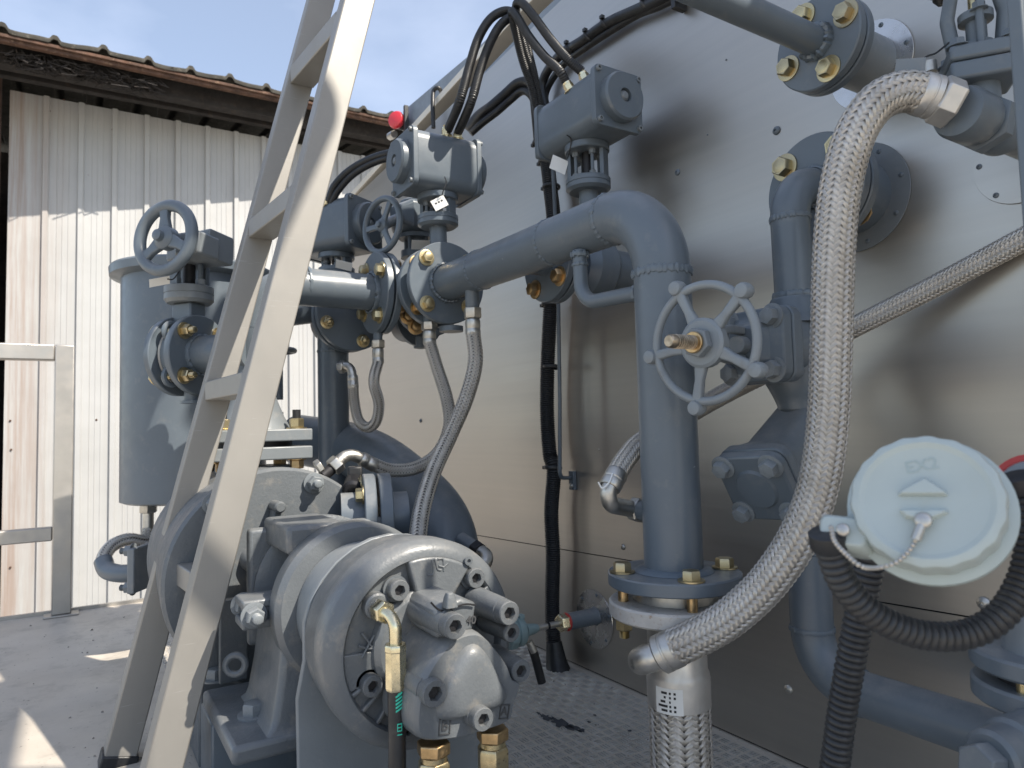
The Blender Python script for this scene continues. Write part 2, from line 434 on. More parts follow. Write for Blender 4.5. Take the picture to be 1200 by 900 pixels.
def braid(T, pts, R, N, pitch, step=None, parent=None, name='braid', core=True, seg=22, fill=.86, amp=.05):
    pts = resample(pts, step or pitch / N / 3.2)
    L = [0]
    for a, b_ in zip(pts, pts[1:]): L.append(L[-1] + (b_ - a).length)
    fr = frames(pts); mb = MB(); mb.uv = []
    wk = 2 * pi / pitch
    alpha = math.atan(R * wk)                     # strand angle
    wid = 2 * pi * R / N * cos(alpha) * fill      # strand width across
    hw = wid / cos(alpha) / R / 2                 # half-width as angle on the hose
    A = R * amp
    for sgn in (1, -1):
        for i in range(N):
            base = len(mb.v)
            for j, (p, (x, y, t)) in enumerate(zip(pts, fr)):
                th = 2 * pi * i / N + sgn * wk * L[j]
                r = R + sgn * A * cos(N / 2 * th)
                for q, (dq, dr) in enumerate(((-1, -.022 * R), (-.5, 0), (.5, 0), (1, -.022 * R))):
                    a = th + dq * hw
                    mb.v.append(p + (x * cos(a) + y * sin(a)) * (r + dr)); mb.uv.append((dq * .5 + .5, L[j]))
                if j:
                    o = base + 4 * j
                    for q in range(3): mb.f.append((o - 4 + q, o - 3 + q, o + 1 + q, o + q))
    o = T.part(name, mb, 'braid', parent, kind='stuff', smooth=50)
    if core: T.part('core_tube', MB().tube(resample(pts, max(.006, (step or .01))), R * .93, 20), 'braidcore', parent)
    return o
def corrug(T, pts, r, mat='black', pitch=.0042, depth=.13, name='corrugated_tube', parent=None, seg=14):
    pts = resample(pts, pitch / 4)
    prof = (1, 1 - depth * .2, 1 - depth, 1 - depth * .2)
    return T.part(name, MB().tube(pts, lambda i: r * prof[i % 4], seg), mat, parent, smooth=60)
def ferrule(T, a, b, r, mat='steel', name='ferrule', parent=None):
    a, b = V(a), V(b); L = (b - a).length
    return T.part(name, MB().lathe(a, b - a, [(r * .94, 0), (r, .1 * L), (r, .5 * L), (r * .96, .53 * L), (r * .96, .6 * L), (r, .63 * L), (r, .92 * L), (r * .9, L)], 28), mat, parent)
def hexnut(T, a, b, af, mat='steel', name='union_nut', parent=None, roll=0):
    a, b = V(a), V(b); x, y, z = basis(b - a); L = (b - a).length; m = MB()
    def rg(f, h): return [a + z * h + (x * cos(pi / 3 * k + roll) + y * sin(pi / 3 * k + roll)) * (af * f / sqrt(3)) for k in range(6)]
    m.rings([rg(.9, 0), rg(1, .1 * L), rg(1, .88 * L), rg(.9, L)])
    return T.part(name, m, mat, parent, bevel=.0008)
def text_part(T, txt, c, xdir, ydir, size, mat, depth=.0008, name='lettering', parent=None, bold=0):
    cu = bpy.data.curves.new('lettering', 'FONT'); cu.body = txt; cu.size = size; cu.extrude = depth; cu.align_x = 'CENTER'; cu.align_y = 'CENTER'; cu.offset = bold
    cu.materials.append(M[mat])
    tmp = bpy.data.objects.new('tmp', cu); COL.objects.link(tmp)
    me = bpy.data.meshes.new_from_object(tmp.evaluated_get(bpy.context.evaluated_depsgraph_get()))
    bpy.data.objects.remove(tmp); bpy.data.curves.remove(cu)
    o = bpy.data.objects.new(name, me); COL.objects.link(o)
    x = V(xdir).normalized(); z = x.cross(V(ydir)).normalized(); y = z.cross(x)
    m = Matrix(((x.x, y.x, z.x), (x.y, y.y, z.y), (x.z, y.z, z.z))).to_4x4()
    o.parent = parent or T.e
    o.matrix_local = Matrix.Translation(V(c) - T.loc) @ m
    return o
M['brasspale'] = plain('pale_nickel', (.72, .64, .44), .28, 1, var=.2, vs=50, bmp=.1, bs=300)
M['stemrust'] = plain('greased_stem', (.40, .33, .25), .38, .9, var=.45, vs=90, bmp=.25, bs=300)
M['letter_shade_dirt'] = plain('cast_letter_shade_dirt', (.06, .062, .065), .5, var=.1, bmp=.2)  # dark tone paints recess shadow as well as dirt into the cast letters
M['cap_ink'] = plain('embossed_enamel', (.36, .43, .42), .5, var=.08, bmp=0)
# ================================================================== SETTING
DZ = -.64                                   # deck level, camera at z = 0
GZ = -1.95
g = MB(); g.add([(-60, -60, GZ), (60, -60, GZ), (60, 60, GZ), (-60, 60, GZ)], [(0, 1, 2, 3)])
setting('ground', g, 'concrete')
dk = MB().b2((-3.15, -.52, DZ - .006), (.6, 1.9, DZ))
deck = setting('deck', dk, 'deck')
fr = MB()
for y in (-.48, .3, 1.7): fr.b2((-3.14, y, DZ - .16), (.6, y + .06, DZ - .0065))
fr.b2((-3.15, -.52, DZ - .12), (-3.09, 1.9, DZ - .0065))
fr.b2((-3.0, -.3, GZ), (.4, 1.6, DZ - .161))
ob = setting('deck_frame', fr, 'black'); ob.parent = deck
lip = MB().b2((-3.165, -.52, DZ - .02), (-3.1505, 1.9, DZ + .012))
ob = setting('edge_strip', lip, 'rail'); ob.parent = deck
# raised tread bars of the chequered plate (right, near the tank)
tv, tf = [], []
cs = .0235
for i in range(int(2.6 / cs)):
    for j in range(int(.92 / cs)):
        cx, cy = -2.6 + i * cs, .225 + j * cs
        for k in range(3):
            o = (k - 1) * cs * .28
            hx, hy = (cs * .40, cs * .075) if (i + j) % 2 else (cs * .075, cs * .40)
            px_, py_ = (cx, cy + o) if (i + j) % 2 else (cx + o, cy)
            b0 = len(tv)
            for (sx, sy) in ((-1, -1), (1, -1), (1, 1), (-1, 1)): tv.append((px_ + sx * hx, py_ + sy * hy, DZ + .0001))
            for (sx, sy) in ((-1, -1), (1, -1), (1, 1), (-1, 1)): tv.append((px_ + sx * hx * .75, py_ + sy * hy * .6, DZ + .0018))
            tf.append((b0 + 4, b0 + 5, b0 + 6, b0 + 7))
            for q in range(4): tf.append((b0 + q, b0 + (q + 1) % 4, b0 + 4 + (q + 1) % 4, b0 + 4 + q))
me = bpy.data.meshes.new('tread_bars'); me.from_pydata(tv, [], tf); me.materials.append(M['tread'])
ob = bpy.data.objects.new('tread_bars', me); COL.objects.link(ob); ob['kind'] = 'stuff'; ob.parent = deck
def blob(c, rx, ry, n, z, seed, jag=.45):
    rnd = random.Random(seed); out = []
    for k in range(n):
        a = 2 * pi * k / n; q = 1 + rnd.uniform(-jag, jag)
        out.append(V((c[0] + cos(a) * rx * q, c[1] + sin(a) * ry * q, z)))
    return out
sp = MB()
for (px_, py_, rx, ry, s) in ((657, 847, .034, .013, 1), (672, 853, .02, .010, 2), (641, 841, .018, .009, 3), (682, 856, .010, .006, 4), (690, 846, .004, .003, 5), (697, 838, .004, .003, 6), (738, 856, .005, .004, 7), (631, 836, .008, .004, 8)):
    c = PZ(px_, py_, DZ + .0016); p = blob(c, rx, ry, 22, DZ + .0014, s)
    sp.prism(p, (0, 0, .0006))
gr = MB(); rg_ = random.Random(11)
for k in range(170):
    gx_, gy_ = rg_.uniform(-3.1, -.6), rg_.uniform(-.35, 1.12); q = rg_.uniform(.0012, .0042) * (1.5 if rg_.random() < .12 else 1)
    a = rg_.random() * 6; c = V((gx_, gy_, DZ + q * .3))
    gr.loft([[c + V((cos(a + k2 * 2.1) * q * f * rg_.uniform(.6, 1.3), sin(a + k2 * 2.1) * q * f * rg_.uniform(.6, 1.3), h * q)) for k2 in range(3)] for f, h in ((1, -.3), (.5, .5))])
ob = setting('deck_grit', gr, 'oil'); ob.parent = deck; ob['kind'] = 'stuff'
ob = setting('paint_spill', sp, 'spill'); ob.parent = deck; ob['kind'] = 'stuff'

# ------------------------------------------------------------------ shed
SX = -5.8
shl = PX(5, 240, SX).y
T = Thing('metal_shed', 'old white corrugated metal shed with a rusty overhanging roof', 'shed', (SX, shl, GZ))
rib0 = PX(51.6, 300, SX).y; RP = .2105
TOPZ = 2.42
def sheet(y0, y1, dx, z0=GZ, z1=TOPZ):
    """one profiled sheet: trapezoid ribs and shallow grooves"""
    prof = [(y0, 0)]; k = math.ceil((y0 - rib0) / RP - 1e-6)
    y = rib0 + k * RP
    while y < y1 + 1e-6:
        for a, h in ((-.019, 0), (-.014, .022), (.014, .022), (.026, 0)):
            if y0 < y + a < y1: prof.append((y + a, h))
        for q in (.072, .105, .140):
            for a, h in ((-.004, 0), (-.0015, .0025), (.0015, .0025), (.004, 0)):
                if y0 < y + q + a < y1: prof.append((y + q + a, h))
        y += RP
    prof.append((y1, 0)); prof.sort()
    m = MB(); zs = [z0 + (z1 - z0) * i / 10 for i in range(11)]
    m.rings([[V((SX + dx + h + .003 * sin(z * 1.7 + yy * 2.3), yy, z)) for yy, h in prof] for z in zs], (False, False), closed=False)
    n = len(m.v)
    m.v += [p + V((-.002, 0, 0)) for p in m.v]
    m.f += [tuple(reversed([i + n for i in f])) for f in m.f]
    return m
edges = [shl + .02, rib0 + 4 * RP + .022] + [rib0 + (4 + 4 * k) * RP + .022 for k in range(1, 6)]
for i, (a, b) in enumerate(zip(edges, edges[1:])):
    T.part('wall_sheet', sheet(a if i == 0 else a - .045, b, .004 * (i % 2)), 'shed', smooth=25)
T.part('corner_post', MB().b2((SX - .05, shl - .7, GZ), (SX + .02, shl - .028, TOPZ + .25)), 'dkpanel', bevel=.004)
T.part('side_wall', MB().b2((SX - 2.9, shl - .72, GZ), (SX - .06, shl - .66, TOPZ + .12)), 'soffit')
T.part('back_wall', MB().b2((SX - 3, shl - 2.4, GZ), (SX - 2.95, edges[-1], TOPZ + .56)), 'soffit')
for (px_, py_) in ((49 / 1.0, 494), (12, 493), (113, 492), (13, 527), (12, 665), (66, 680), (58, 130), (75, 117), (132, 152)):
    p = PX(px_, py_, SX + .004)
    T.inst('screw', fm('rivet', 'rust'), p, XA, 0, None, .014)
# roof: eave along Y, sheets rise away from the camera
E0, E1 = PX(0, 25, -5.0), PX(313, 97, -5.22)
def EP(y): return E0 + (E1 - E0) * ((y - E0.y) / (E1.y - E0.y))
def EY(px_): 
    lo_, hi_ = -3, 5
    for _ in range(50):
        y = (lo_ + hi_) / 2; q = EP(y)
        if q.dot(RT) / q.dot(FW) * F + 600 < px_: lo_ = y
        else: hi_ = y
    return y
bumps = [EY(px_) for px_ in (3, 65, 121, 173, 223, 268, 313)]
bp = (bumps[-1] - bumps[0]) / 6
def roofsheet(y0, y1):
    m = MB(); ys = []; y = y0
    while y < y1 + 1e-6: ys.append(y); y += .008
    def hz(y):
        t = (y - bumps[0]) / bp; t -= math.floor(t + .5)
        return .030 * math.exp(-(t * bp / .024) ** 4) + .006 * sin(y * 9) + .004 * sin(y * 23)
    def row(dx, dz): return [V((EP(y).x + dx, y, EP(y).z - .028 + hz(y) + dz)) for y in ys]
    L = 4.6; sl_ = .16
    m.rings([row(-L, L * sl_ - .03), row(-.003, -.03), row(0, -.022), row(0, -.006), row(-.008, 0), row(-L, L * sl_)], (False, False), closed=False)
    return m
for i in range(-1, 4):
    y0 = bumps[0] - bp * .5 + i * bp * 4
    T.part('roof_sheet', roofsheet(y0, y0 + bp * 4 + .03), 'roof', smooth=40)
ya, yb = bumps[0] - 2.2, bumps[0] + bp * 15
def along(name, dx0, dx1, dz0, dz1, mat, bv):
    m = MB().loft([[EP(y) + V((dx, 0, dz)) for dx, dz in ((dx0, dz0), (dx1, dz0), (dx1, dz1), (dx0, dz1))] for y in (ya, yb)])
    T.part(name, m, mat, bevel=bv)
along('eave_angle', -.07, -.03, -.105, -.066, 'rust', .006)
along('eave_board', -.028, -.012, -.083, -.062, 'rust', .003)
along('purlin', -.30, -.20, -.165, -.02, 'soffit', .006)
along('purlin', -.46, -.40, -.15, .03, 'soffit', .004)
rnd = random.Random(3)                        # matted debris hanging under the eave
m = MB()
for k in range(260):
    t = rnd.random(); y = bumps[0] + bp * (.2 + 3.1 * t ** 1.3) ; x = EP(y).x - .10 - rnd.random() * .10; z = EP(y).z - .12 - rnd.random() ** 2 * .07
    m.tube([V((x, y, z + .03)), V((x + rnd.uniform(-.03, .03), y + rnd.uniform(-.06, .06), z)), V((x + rnd.uniform(-.05, .05), y + rnd.uniform(-.1, .1), z - rnd.random() * .03))], .004, 4)
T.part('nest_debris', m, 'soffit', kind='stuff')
m = MB()
for px_ in (98, 102, 123, 126, 185, 222):
    p = PX(px_, 75 + px_ * .2, -5.45); L = .1 + .12 * rnd.random()
    m.tube([p, p + V((.004, .004, -L * .5)), p + V((-.004, -.006, -L))], .0012, 4)
T.part('hanging_thread', m, 'soffit', kind='stuff')

# ------------------------------------------------------------------ tank with satin steel cladding
W = 1.15
T = Thing('insulated_tank', 'long tank clad in satin stainless steel sheet behind the piping', 'tank', (-1.5, W, DZ))
s0, s1 = PY(600, 634, W), PY(1154, 726, W)
t0, t1 = PY(421, 224, W), PY(615, 12.5, W)
def ln(a, b, x): return a.z + (b.z - a.z) * (x - a.x) / (b.x - a.x)
x0, x1 = -3.46, 2.1
NEAR = .9
def slab(xa, xb, za, zb, zc, zd, y=W, th=.0015):  # za,zb bottom at xa,xb ; zc,zd top
    m = MB(); n = 14; rows = []
    for i in range(n + 1):
        f = i / n; x = xa + (xb - xa) * f
        rows.append([V((x, y, za + (zb - za) * f)), V((x, y, zc + (zd - zc) * f)), V((x, y + th, zc + (zd - zc) * f)), V((x, y + th, za + (zb - za) * f))])
    return m.rings(rows)
gap = .0012
T.part('upper_sheet', slab(x0, x1, ln(s0, s1, x0) + gap, ln(s0, s1, x1) + gap, ln(t0, t1, x0), ln(t0, t1, -1.2)), 'wall')
T.part('lower_sheet', slab(x0, x1, DZ + .004, DZ + .004, ln(s0, s1, x0) - gap, ln(s0, s1, x1) - gap, W - .0006), 'wall')
T.part('inner_shell', MB().b2((x0 + .003, W + .004, DZ - .3), (x1, W + 1.5, 1.13)), 'darksteel')
T.part('end_sheet', MB().b2((x0 - .002, W, DZ - .3), (x0, W + 1.5, 1.14)), 'wall')
m = MB(); m.loft([[V((x, W - .012, z)), V((x, W - .012, z + .028)), V((x, W + .05, z + .031)), V((x, W + .05, z + .003))] for x, z in ((x0, ln(t0, t1, x0) - .004), (-1.7, ln(t0, t1, -1.7) - .004), (x1, ln(t0, t1, -1.2) - .004))])
# invented boxes, tubes and stands above the tank, unseen, added to cast shade
T.part('shade_box', MB().b2((-.72, W + .012, 1.25), (.28, W + .7, 1.43)), 'greyplate', bevel=.004)
T.part('shade_box', MB().b2((.95, W + .012, 1.25), (2.0, W + .13, 2.4)), 'greyplate', bevel=.004)
for yy_, rr_, xa_, xb_, dz_ in ((.90, .05, -.80, -.30, 0), (1.03, .055, -.80, -.44, .06), (1.19, .06, -.78, -.40, 0), (1.36, .05, -.80, -.48, .05)):
    T.part('shade_tube', MB().tube([V((xa_, yy_ + .05, 2.2 + dz_)), V(((xa_ + xb_) / 2, yy_ - .01, 2.2 + dz_)), V((xb_, yy_ + .02, 2.2 + dz_))], rr_, 24), 'greyplate')
    T.part('shade_disc', MB().lathe((xa_ + .12 + rr_ * 2, yy_, 2.2 + dz_), YA, [(.05, -.07), (.10, -.05), (.10, .05), (.05, .07)], 24), 'greyplate')
T.part('shade_cyl', MB().cyl((.04, 1.02, 2.3), (.62, 1.02, 2.3), .11, 32), 'greyplate')
T.part('shade_stand', MB().tube([V((.55, 1.02, 2.25)), V((.55, 1.30, 1.9)), V((.55, 1.30, 1.2))], .03, 16), 'greyplate')
T.part('shade_stand', MB().b2((-.70, 1.25, 1.43), (-.66, 1.29, 2.2)), 'greyplate')
T.part('top_trim', m, 'trim', bevel=.002)
k0, k1 = PY(472, 130, 1.3), PY(557, 58, 1.3)
m = MB().loft([[V((x, 1.3, 1.12)), V((x, 1.3, z)), V((x, 1.36, z)), V((x, 1.36, 1.12))] for x, z in ((k0.x, k0.z), (k1.x, k1.z), (x1, k1.z))])
T.part('top_plate', m, 'greyplate', bevel=.004)
for (px_, py_, s, mt) in ((910, 153, .017, 'paint'), (794, 202, .015, 'paint'), (851, 70, .004, 'paint'), (1153, 707, .020, 'steel'), (924, 808, .018, 'steel'), (493, 493, .016, 'paint'), (730, 641, .015, 'steel'), (829, 158, .004, 'paint'), (575, 653, .014, 'steel'), (702, 47 + 480 / 1, .006, 'steel')):
    T.inst('rivet', fm('rivet', mt), PY(px_, py_, W - .0007), -YA, 0, None, s)
def wall_disc(c, r, holes, a0=0, name='escutcheon', mat='disc'):
    T.part(name, MB().lathe(V((c.x, W - .001, c.z)), -YA, [(r - .001, 0), (r, .0008), (r - .0006, .0022)], 56), mat)
    for k in range(holes):
        a = a0 + 2 * pi * k / holes
        T.inst('rivet', fm('rivet', 'paint'), V((c.x + cos(a) * r * .86, W - .0032, c.z + sin(a) * r * .86)), -YA, 0, None, .0085)
wall_disc(PY(697, 725, W), .075, 6, .3)
wall_disc(V((-.70, 0, P(966, 214, 1.136).z)), .094, 8, .2, mat='paint2')
wall_disc(V((P(953, 48, 1.121).x, 0, P(953, 48, 1.121).z)), .074, 6, .15)
wall_disc(PY(1196, 188, W), .062, 6, .9, mat='wall')
TANK = T

# ------------------------------------------------------------------ handrail
HX = -3.12
pb, pt = PX(72, 712, HX), PX(73, 405, HX)
yl = PX(-140, 410, HX).y
T = Thing('handrail', 'satin steel square tube handrail on the deck edge before the white shed', 'railing', (HX, pb.y, DZ))
hw = .031
T.part('post', MB().b2((HX - hw, pb.y - hw, DZ + .006), (HX + hw, pb.y + hw, pt.z)), 'rail', bevel=.004)
T.part('base_plate', MB().b2((HX - .05, pb.y - .055, DZ + .0005), (HX + .05, pb.y + .055, DZ + .006)), 'rail', bevel=.002)
m = MB(); yy = pb.y + hw
m.prism([(HX - hw, yl, pt.z), (HX - hw, yy, pt.z), (HX - hw, yy, pt.z + .004), (HX - hw, yl, pt.z + .004)], (2 * hw, 0, 0))
T.part('top_rail', MB().b2((HX - hw, yl, pt.z - .058), (HX + hw, pb.y - hw - .001, pt.z)), 'rail', bevel=.004)
mz = PX(40, 627, HX).z
T.part('mid_rail', MB().b2((HX - .02, yl, mz - .025), (HX + .02, pb.y - hw - .001, mz + .025)), 'rail', bevel=.004)
T.part('post', MB().b2((HX - hw, yl - 2 * hw, DZ + .006), (HX + hw, yl - .001, pt.z)), 'rail', bevel=.004)

# ------------------------------------------------------------------ ladder (leans along Y, rails on two X planes)
XN, XF = -1.30, -1.672
def lpt(px_, py_): return PX(px_, py_, XN)
L0, L1 = lpt(193, 900), lpt(422, 0)
dl = (L1 - L0).normalized(); dl.x = 0; dl.normalize()
nrm = XA.cross(dl).normalized()               # in-plane, perpendicular to the climb
lo = L0 + dl * ((DZ + .01 - L0.z) / dl.z); hi = L1 + dl * .35
T = Thing('ladder', 'aluminium ladder with flat box rails leaning across the left foreground', 'ladder', (-1.5, lo.y, DZ))
RW, RT_ = .058, .052
for x in (XN, XF):
    s = -1 if x == XN else 1; oy = 0 if x == XN else -.024
    m = MB(); c0, c1 = V((x + s * RT_ / 2, lo.y + oy, lo.z)), V((x + s * RT_ / 2, hi.y + oy, hi.z))
    m.box((c0 + c1) / 2, (RT_, RW, (c1 - c0).length), (XA, nrm, dl))
    T.part('rail', m, 'alu', bevel=.0025)
    T.part('foot_pad', MB().box(c0 - dl * .006, (RT_ + .006, RW + .008, .03), (XA, nrm, dl)), 'black', bevel=.003)
for k in range(0, 5):
    z = -.254 + .343 * k + .007 * k * k
    c = L0 + dl * ((z - L0.z) / dl.z)
    w0, w1 = XF + RT_ + .0005, XN - RT_ - .0005
    T.part('rung', MB().loft([[V((xx, c.y + oo - .027, z - .02)), V((xx, c.y + oo + .027, z - .02)), V((xx, c.y + oo + .027, z + .02)), V((xx, c.y + oo - .027, z + .02))] for xx, oo in ((w0, -.024), (w1, 0))]), 'alu', bevel=.0025)
    if k >= 0:
        for e, oo in ((w0 + .002, -.024), (w1 - .002, 0)):
            T.part('weld_bead', MB().tube([V((e, c.y + oo - .024 + .003 * q, z + .0205 + random.uniform(0, .0008))) for q in range(17)], lambda i: .0024 + .0006 * (i % 2), 6), 'alu')
# ================================================================== PIPEWORK
# ---- big discharge pipe with elbow and riser
RX, RY = -.80, .778
PZ0 = .352
RR = .0445
ER = .118
T = Thing('pipe_spool', 'large blue grey pipe that bends down in front of the tank to a bolted flange', 'pipe', (RX, RY, -.223))
FX = -1.545                                       # flange face at the far end
path = fillet([V((FX, RY, PZ0 + .012)), V((RX, RY, PZ0)), V((RX, RY, -.223))], ER, 14)
i0 = 1 + 14
T.part('elbow', MB().tube(path[1:-1], RR, 48, (False, False)), 'paint')
T.part('horizontal_pipe', MB().tube([path[0], path[0].lerp(path[1], .5), path[1]], RR, 48), 'paint')
T.part('riser_pipe', MB().tube([path[-2], path[-1]], RR, 48), 'paint')
for c, ax in ((path[1], XA), (path[-2], ZA), (path[0].lerp(path[1], .72), XA), (path[0].lerp(path[1], .27), XA)):
    T.part('weld', MB().weld(c, ax, RR - .0008, .0048 if ax == ZA else .0036, 110), 'weld')
T.part('weld', MB().weld(V((FX + .004, RY, PZ0 + .012)), XA, RR + .003, .005), 'weld')
T.part('weld', MB().lathe(V((RX, RY, -.2225)), ZA, [(RR + .016, 0), (RR + .012, .003), (RR, .006)], 48), 'weld')
fz = -.243
flange(T, (RX, RY, fz), ZA, .2, .020, 'paint')
bolts(T, (RX, RY, fz + .0205), ZA, .16, 4, .024, phase=radians(63))
for k in range(4):
    a = radians(63) + k * pi / 2; x, y, z = basis(ZA); p = V((RX, RY, fz)) + (x * cos(a) + y * sin(a)) * .08
    T.part('stud', MB().cyl(p, p - ZA * .062, .0078, 12), 'copper')
    T.inst('nut', fm('nut', 'brass'), p - ZA * .045, -ZA, random.random(), None, .024)
# far flange of the pipe
flange(T, (FX - .018, RY, PZ0 + .012), XA, .205, .018, 'paint')
bolts(T, (FX + .0005, RY, PZ0 + .012), XA, .16, 4, .025, phase=radians(45))
for k in range(4):
    a = radians(45) + k * pi / 2; x, y, z = basis(XA); p = V((FX, RY, PZ0 + .012)) + (x * cos(a) + y * sin(a)) * .08
    T.part('stud', MB().cyl(p - XA * .018, p - XA * .055, .0078, 10), 'copper')
# small boss under the pipe for the flexible line
bz = PZ0 + .012 - RR
bx = -1.42
T.part('boss', MB().lathe((bx, RY, bz + .008), -ZA, [(.019, 0), (.0165, .01), (.0165, .042), (.014, .05)], 24), 'paint')
# balance pipe: small bend from the underside to the riser
q0 = V((-.985, RY - .018, PZ0 - RR + .006)); q1 = V((-.985, RY - .018, PZ0 - .135)); q2 = V((RX - RR + .006, RY - .01, PZ0 - .14))
T.part('balance_pipe', MB().tube(fillet([q0, q1, q2], .042, 8), .0128, 24), 'paint')
T.part('weld', MB().weld(q0 - ZA * .008, ZA, .0145, .004, 40), 'weld')
T.part('weld', MB().weld(q0 - ZA * .026, ZA, .0132, .0022, 40), 'weld')
T.part('weld', MB().weld(q2 - XA * .006, XA, .0135, .003, 40), 'weld')
# lower nozzle on the riser for the thin hose
nz = PX(735, 601, RX - .06).z
T.part('nozzle', MB().cyl((RX - RR + .004, RY, nz), (RX - RR - .026, RY, nz), .0165, 24, ch=.001), 'paint')

# ---- flexible metal connector under the riser
T = Thing('flexible_connector', 'wide braided steel pipe connector under the riser flange, with a worn white flange', 'hose', (RX, RY, DZ))
flange(T, (RX, RY, fz - .0455), ZA, .2, .0235, 'whiterust', ch=.003)
T.part('gasket', MB().lathe((RX, RY, fz - .022), ZA, [(.063, .0005), (.063, .0205)], 48), 'steel')
T.part('collar', MB().lathe((RX, RY, fz - .046), -ZA, [(.044, 0), (.044, .078), (.0465, .084), (.0475, .09), (.0475, .131), (.046, .1315)], 56), 'collar')
braid(T, [V((RX, RY, fz - .172)), V((RX, RY, DZ + .012))], .0450, 24, .24, step=.0030, amp=.04, fill=.9)
T.part('base_ring', MB().lathe((RX, RY, DZ + .0005), ZA, [(.06, 0), (.06, .012), (.048, .013)], 48), 'steel')
# printed label wrapped on the collar
def curved(c, r, a0, a1, z0, z1, n=14):
    m = MB(); m.rings([[V((c[0] + cos(a0 + (a1 - a0) * i / n) * r, c[1] + sin(a0 + (a1 - a0) * i / n) * r, z)) for i in range(n + 1)] for z in (z0, z1)], (False, False), closed=False); return m
av = atan2(-RY, -RX)                              # angle from the axis to the viewer
av = atan2(0 - RY, 0 - RX)
zl = -.388
lab = T.part('label', curved((RX, RY), .0479, av - .75, av + .12, zl - .033, zl + .004), 'tag')
for r in range(5):
    z = zl - .001 - r * .0062
    for c0, c1 in (((-.55, -.36), (-.30, -.24), (-.16, -.09)), ((-.47, -.40), (-.30, -.24), (-.16, -.09)), ((-.58, -.42), (-.30, -.25)), ((-.66, -.35), (-.30, -.24), (-.16, -.09)), ((-.56, -.36), (-.3, -.23), (-.16, -.09)))[r]:
        T.part('print', curved((RX, RY), .04815, av + c0, av + c1, z - .0034, z, 4), 'ink', lab)
sb = PY(765, 768, RY - .06)
T.part('side_port', MB().cyl(V((RX, RY, sb.z)) + (sb - V((RX, RY, sb.z))).normalized() * .03, sb + (sb - V((RX, RY, sb.z))).normalized() * .004, .017, 24), 'collar')

# ---- large braided hose in the foreground
T = Thing('braided_hose', 'thick braided steel hose curving from the white flange up to the top right valve', 'hose', sb)
hp = [(792, 758, .955), (812, 749, .945), (855, 724, .93), (900, 682, .915), (938, 625, .90), (961, 560, .895), (971, 480, .89), (974, 400, .885), (977, 300, .882), (984, 225, .882), (1001, 160, .88), (1026, 122, .88), (1055, 108, .878), (1083, 110, .876)]
pts = catmull([P(*q) for q in hp], 14)
braid(T, pts, .0245, 22, .178, step=.0026, amp=.042, fill=.93)
ferrule(T, P(795, 757, .955), P(772, 768, .965), .0262)
el = fillet([P(776, 766, .963), P(749, 776, .966), P(757, 770, 1.035)], .0195, 10)
T.part('elbow_end', MB().tube(el, .0185, 28), 'steel')
ferrule(T, P(1076, 109, .8765), P(1097, 115, .8745), .0262, 'collar')
hexnut(T, P(1097, 115, .8745), P(1120, 124, .872), .052, 'collar', roll=.3)

# ---- valve at the upper right
c0, c1 = V((-.466, .905, 0)), V((-.466, W, 0))
vz = P(1120, 124, .872).z - .006
vx = P(1120, 124, .872).x
yv = P(1120, 124, .872).y
c0 = V((vx, yv, vz)); c1 = V((vx, W - .002, vz - .004)); u = (c1 - c0).normalized()
T = Thing('globe_valve', 'small blue grey valve at the top right corner joined to the thick braided hose', 'valve', c0)
T.part('body', MB().lathe(c0, u, [(.020, 0), (.030, .002), (.033, .012), (.033, .05), (.029, .056), (.026, .08), (.030, .084), (.033, .09), (.033, .115), (.03, .118), (.024, .12), (.024, .2)], 32), 'paint')
hexnut(T, c0 + u * .058, c0 + u * .080, .066, 'paint', name='hex_end', roll=.2)
cc = c0 + u * .066 + ZA * .036
bx3 = (V((.80, .60, 0)), V((-.6, .8, 0)), ZA)
T.part('neck', MB().cyl(cc - ZA * .03, cc + ZA * .02, .022, 28), 'paint')
T.part('bonnet_plate', MB().box(cc + ZA * .022, (.078, .078, .024), bx3), 'paint', bevel=.004)
T.part('bonnet_plate', MB().box(cc + ZA * .0455, (.078, .078, .020), bx3), 'paint', bevel=.004)
for i in (-1, 1):
    for j in (-1, 1):
        T.inst('bolt', fm('bolt', 'paint'), cc + ZA * .056 + bx3[0] * (.028 * i) + bx3[1] * (.028 * j), ZA, .4, None, .016)
yk = cc + ZA * .056
T.part('yoke', MB().tube(fillet([yk + bx3[0] * -.026, yk + bx3[0] * -.032 + ZA * .05, yk + bx3[0] * -.022 + ZA * .1, yk + bx3[0] * .022 + ZA * .1, yk + bx3[0] * .032 + ZA * .05, yk + bx3[0] * .026], .02, 6), .0085, 16), 'paint')
T.part('gland', MB().lathe(yk, ZA, [(.018, 0), (.018, .012), (.012, .014), (.012, .04), (.02, .042), (.02, .052), (.012, .054)], 28), 'paint')
for s in (-1, 1):
    T.part('gland_bolt', MB().cyl(yk + bx3[1] * (.019 * s) + ZA * .004, yk + bx3[1] * (.019 * s) + ZA * .05, .005, 12), 'paint')
    T.inst('nut', fm('nut', 'paint'), yk + bx3[1] * (.019 * s) + ZA * .048, ZA, .2, None, .013)
T.part('stem', MB().cyl(yk + ZA * .05, yk + ZA * .14, .0075, 16), 'brass')
hwc = yk + ZA * .118
hwh = T.part('handwheel', MB().torus(hwc, ZA, .062, .007, 40, 12), 'black')
for k in range(3):
    a = k * 2 * pi / 3 + .5
    T.part('spoke', MB().cyl(hwc, hwc + V((cos(a), sin(a), 0)) * .06, .005, 10), 'black', hwh)
a = atan2(-.75, -.4)
T.part('knob', MB().lathe(hwc + V((cos(2.6), sin(2.6), -.004)) * .066, ZA, [(.004, -.012), (.010, -.004), (.010, .006), (.004, .012)], 16), 'black', hwh)
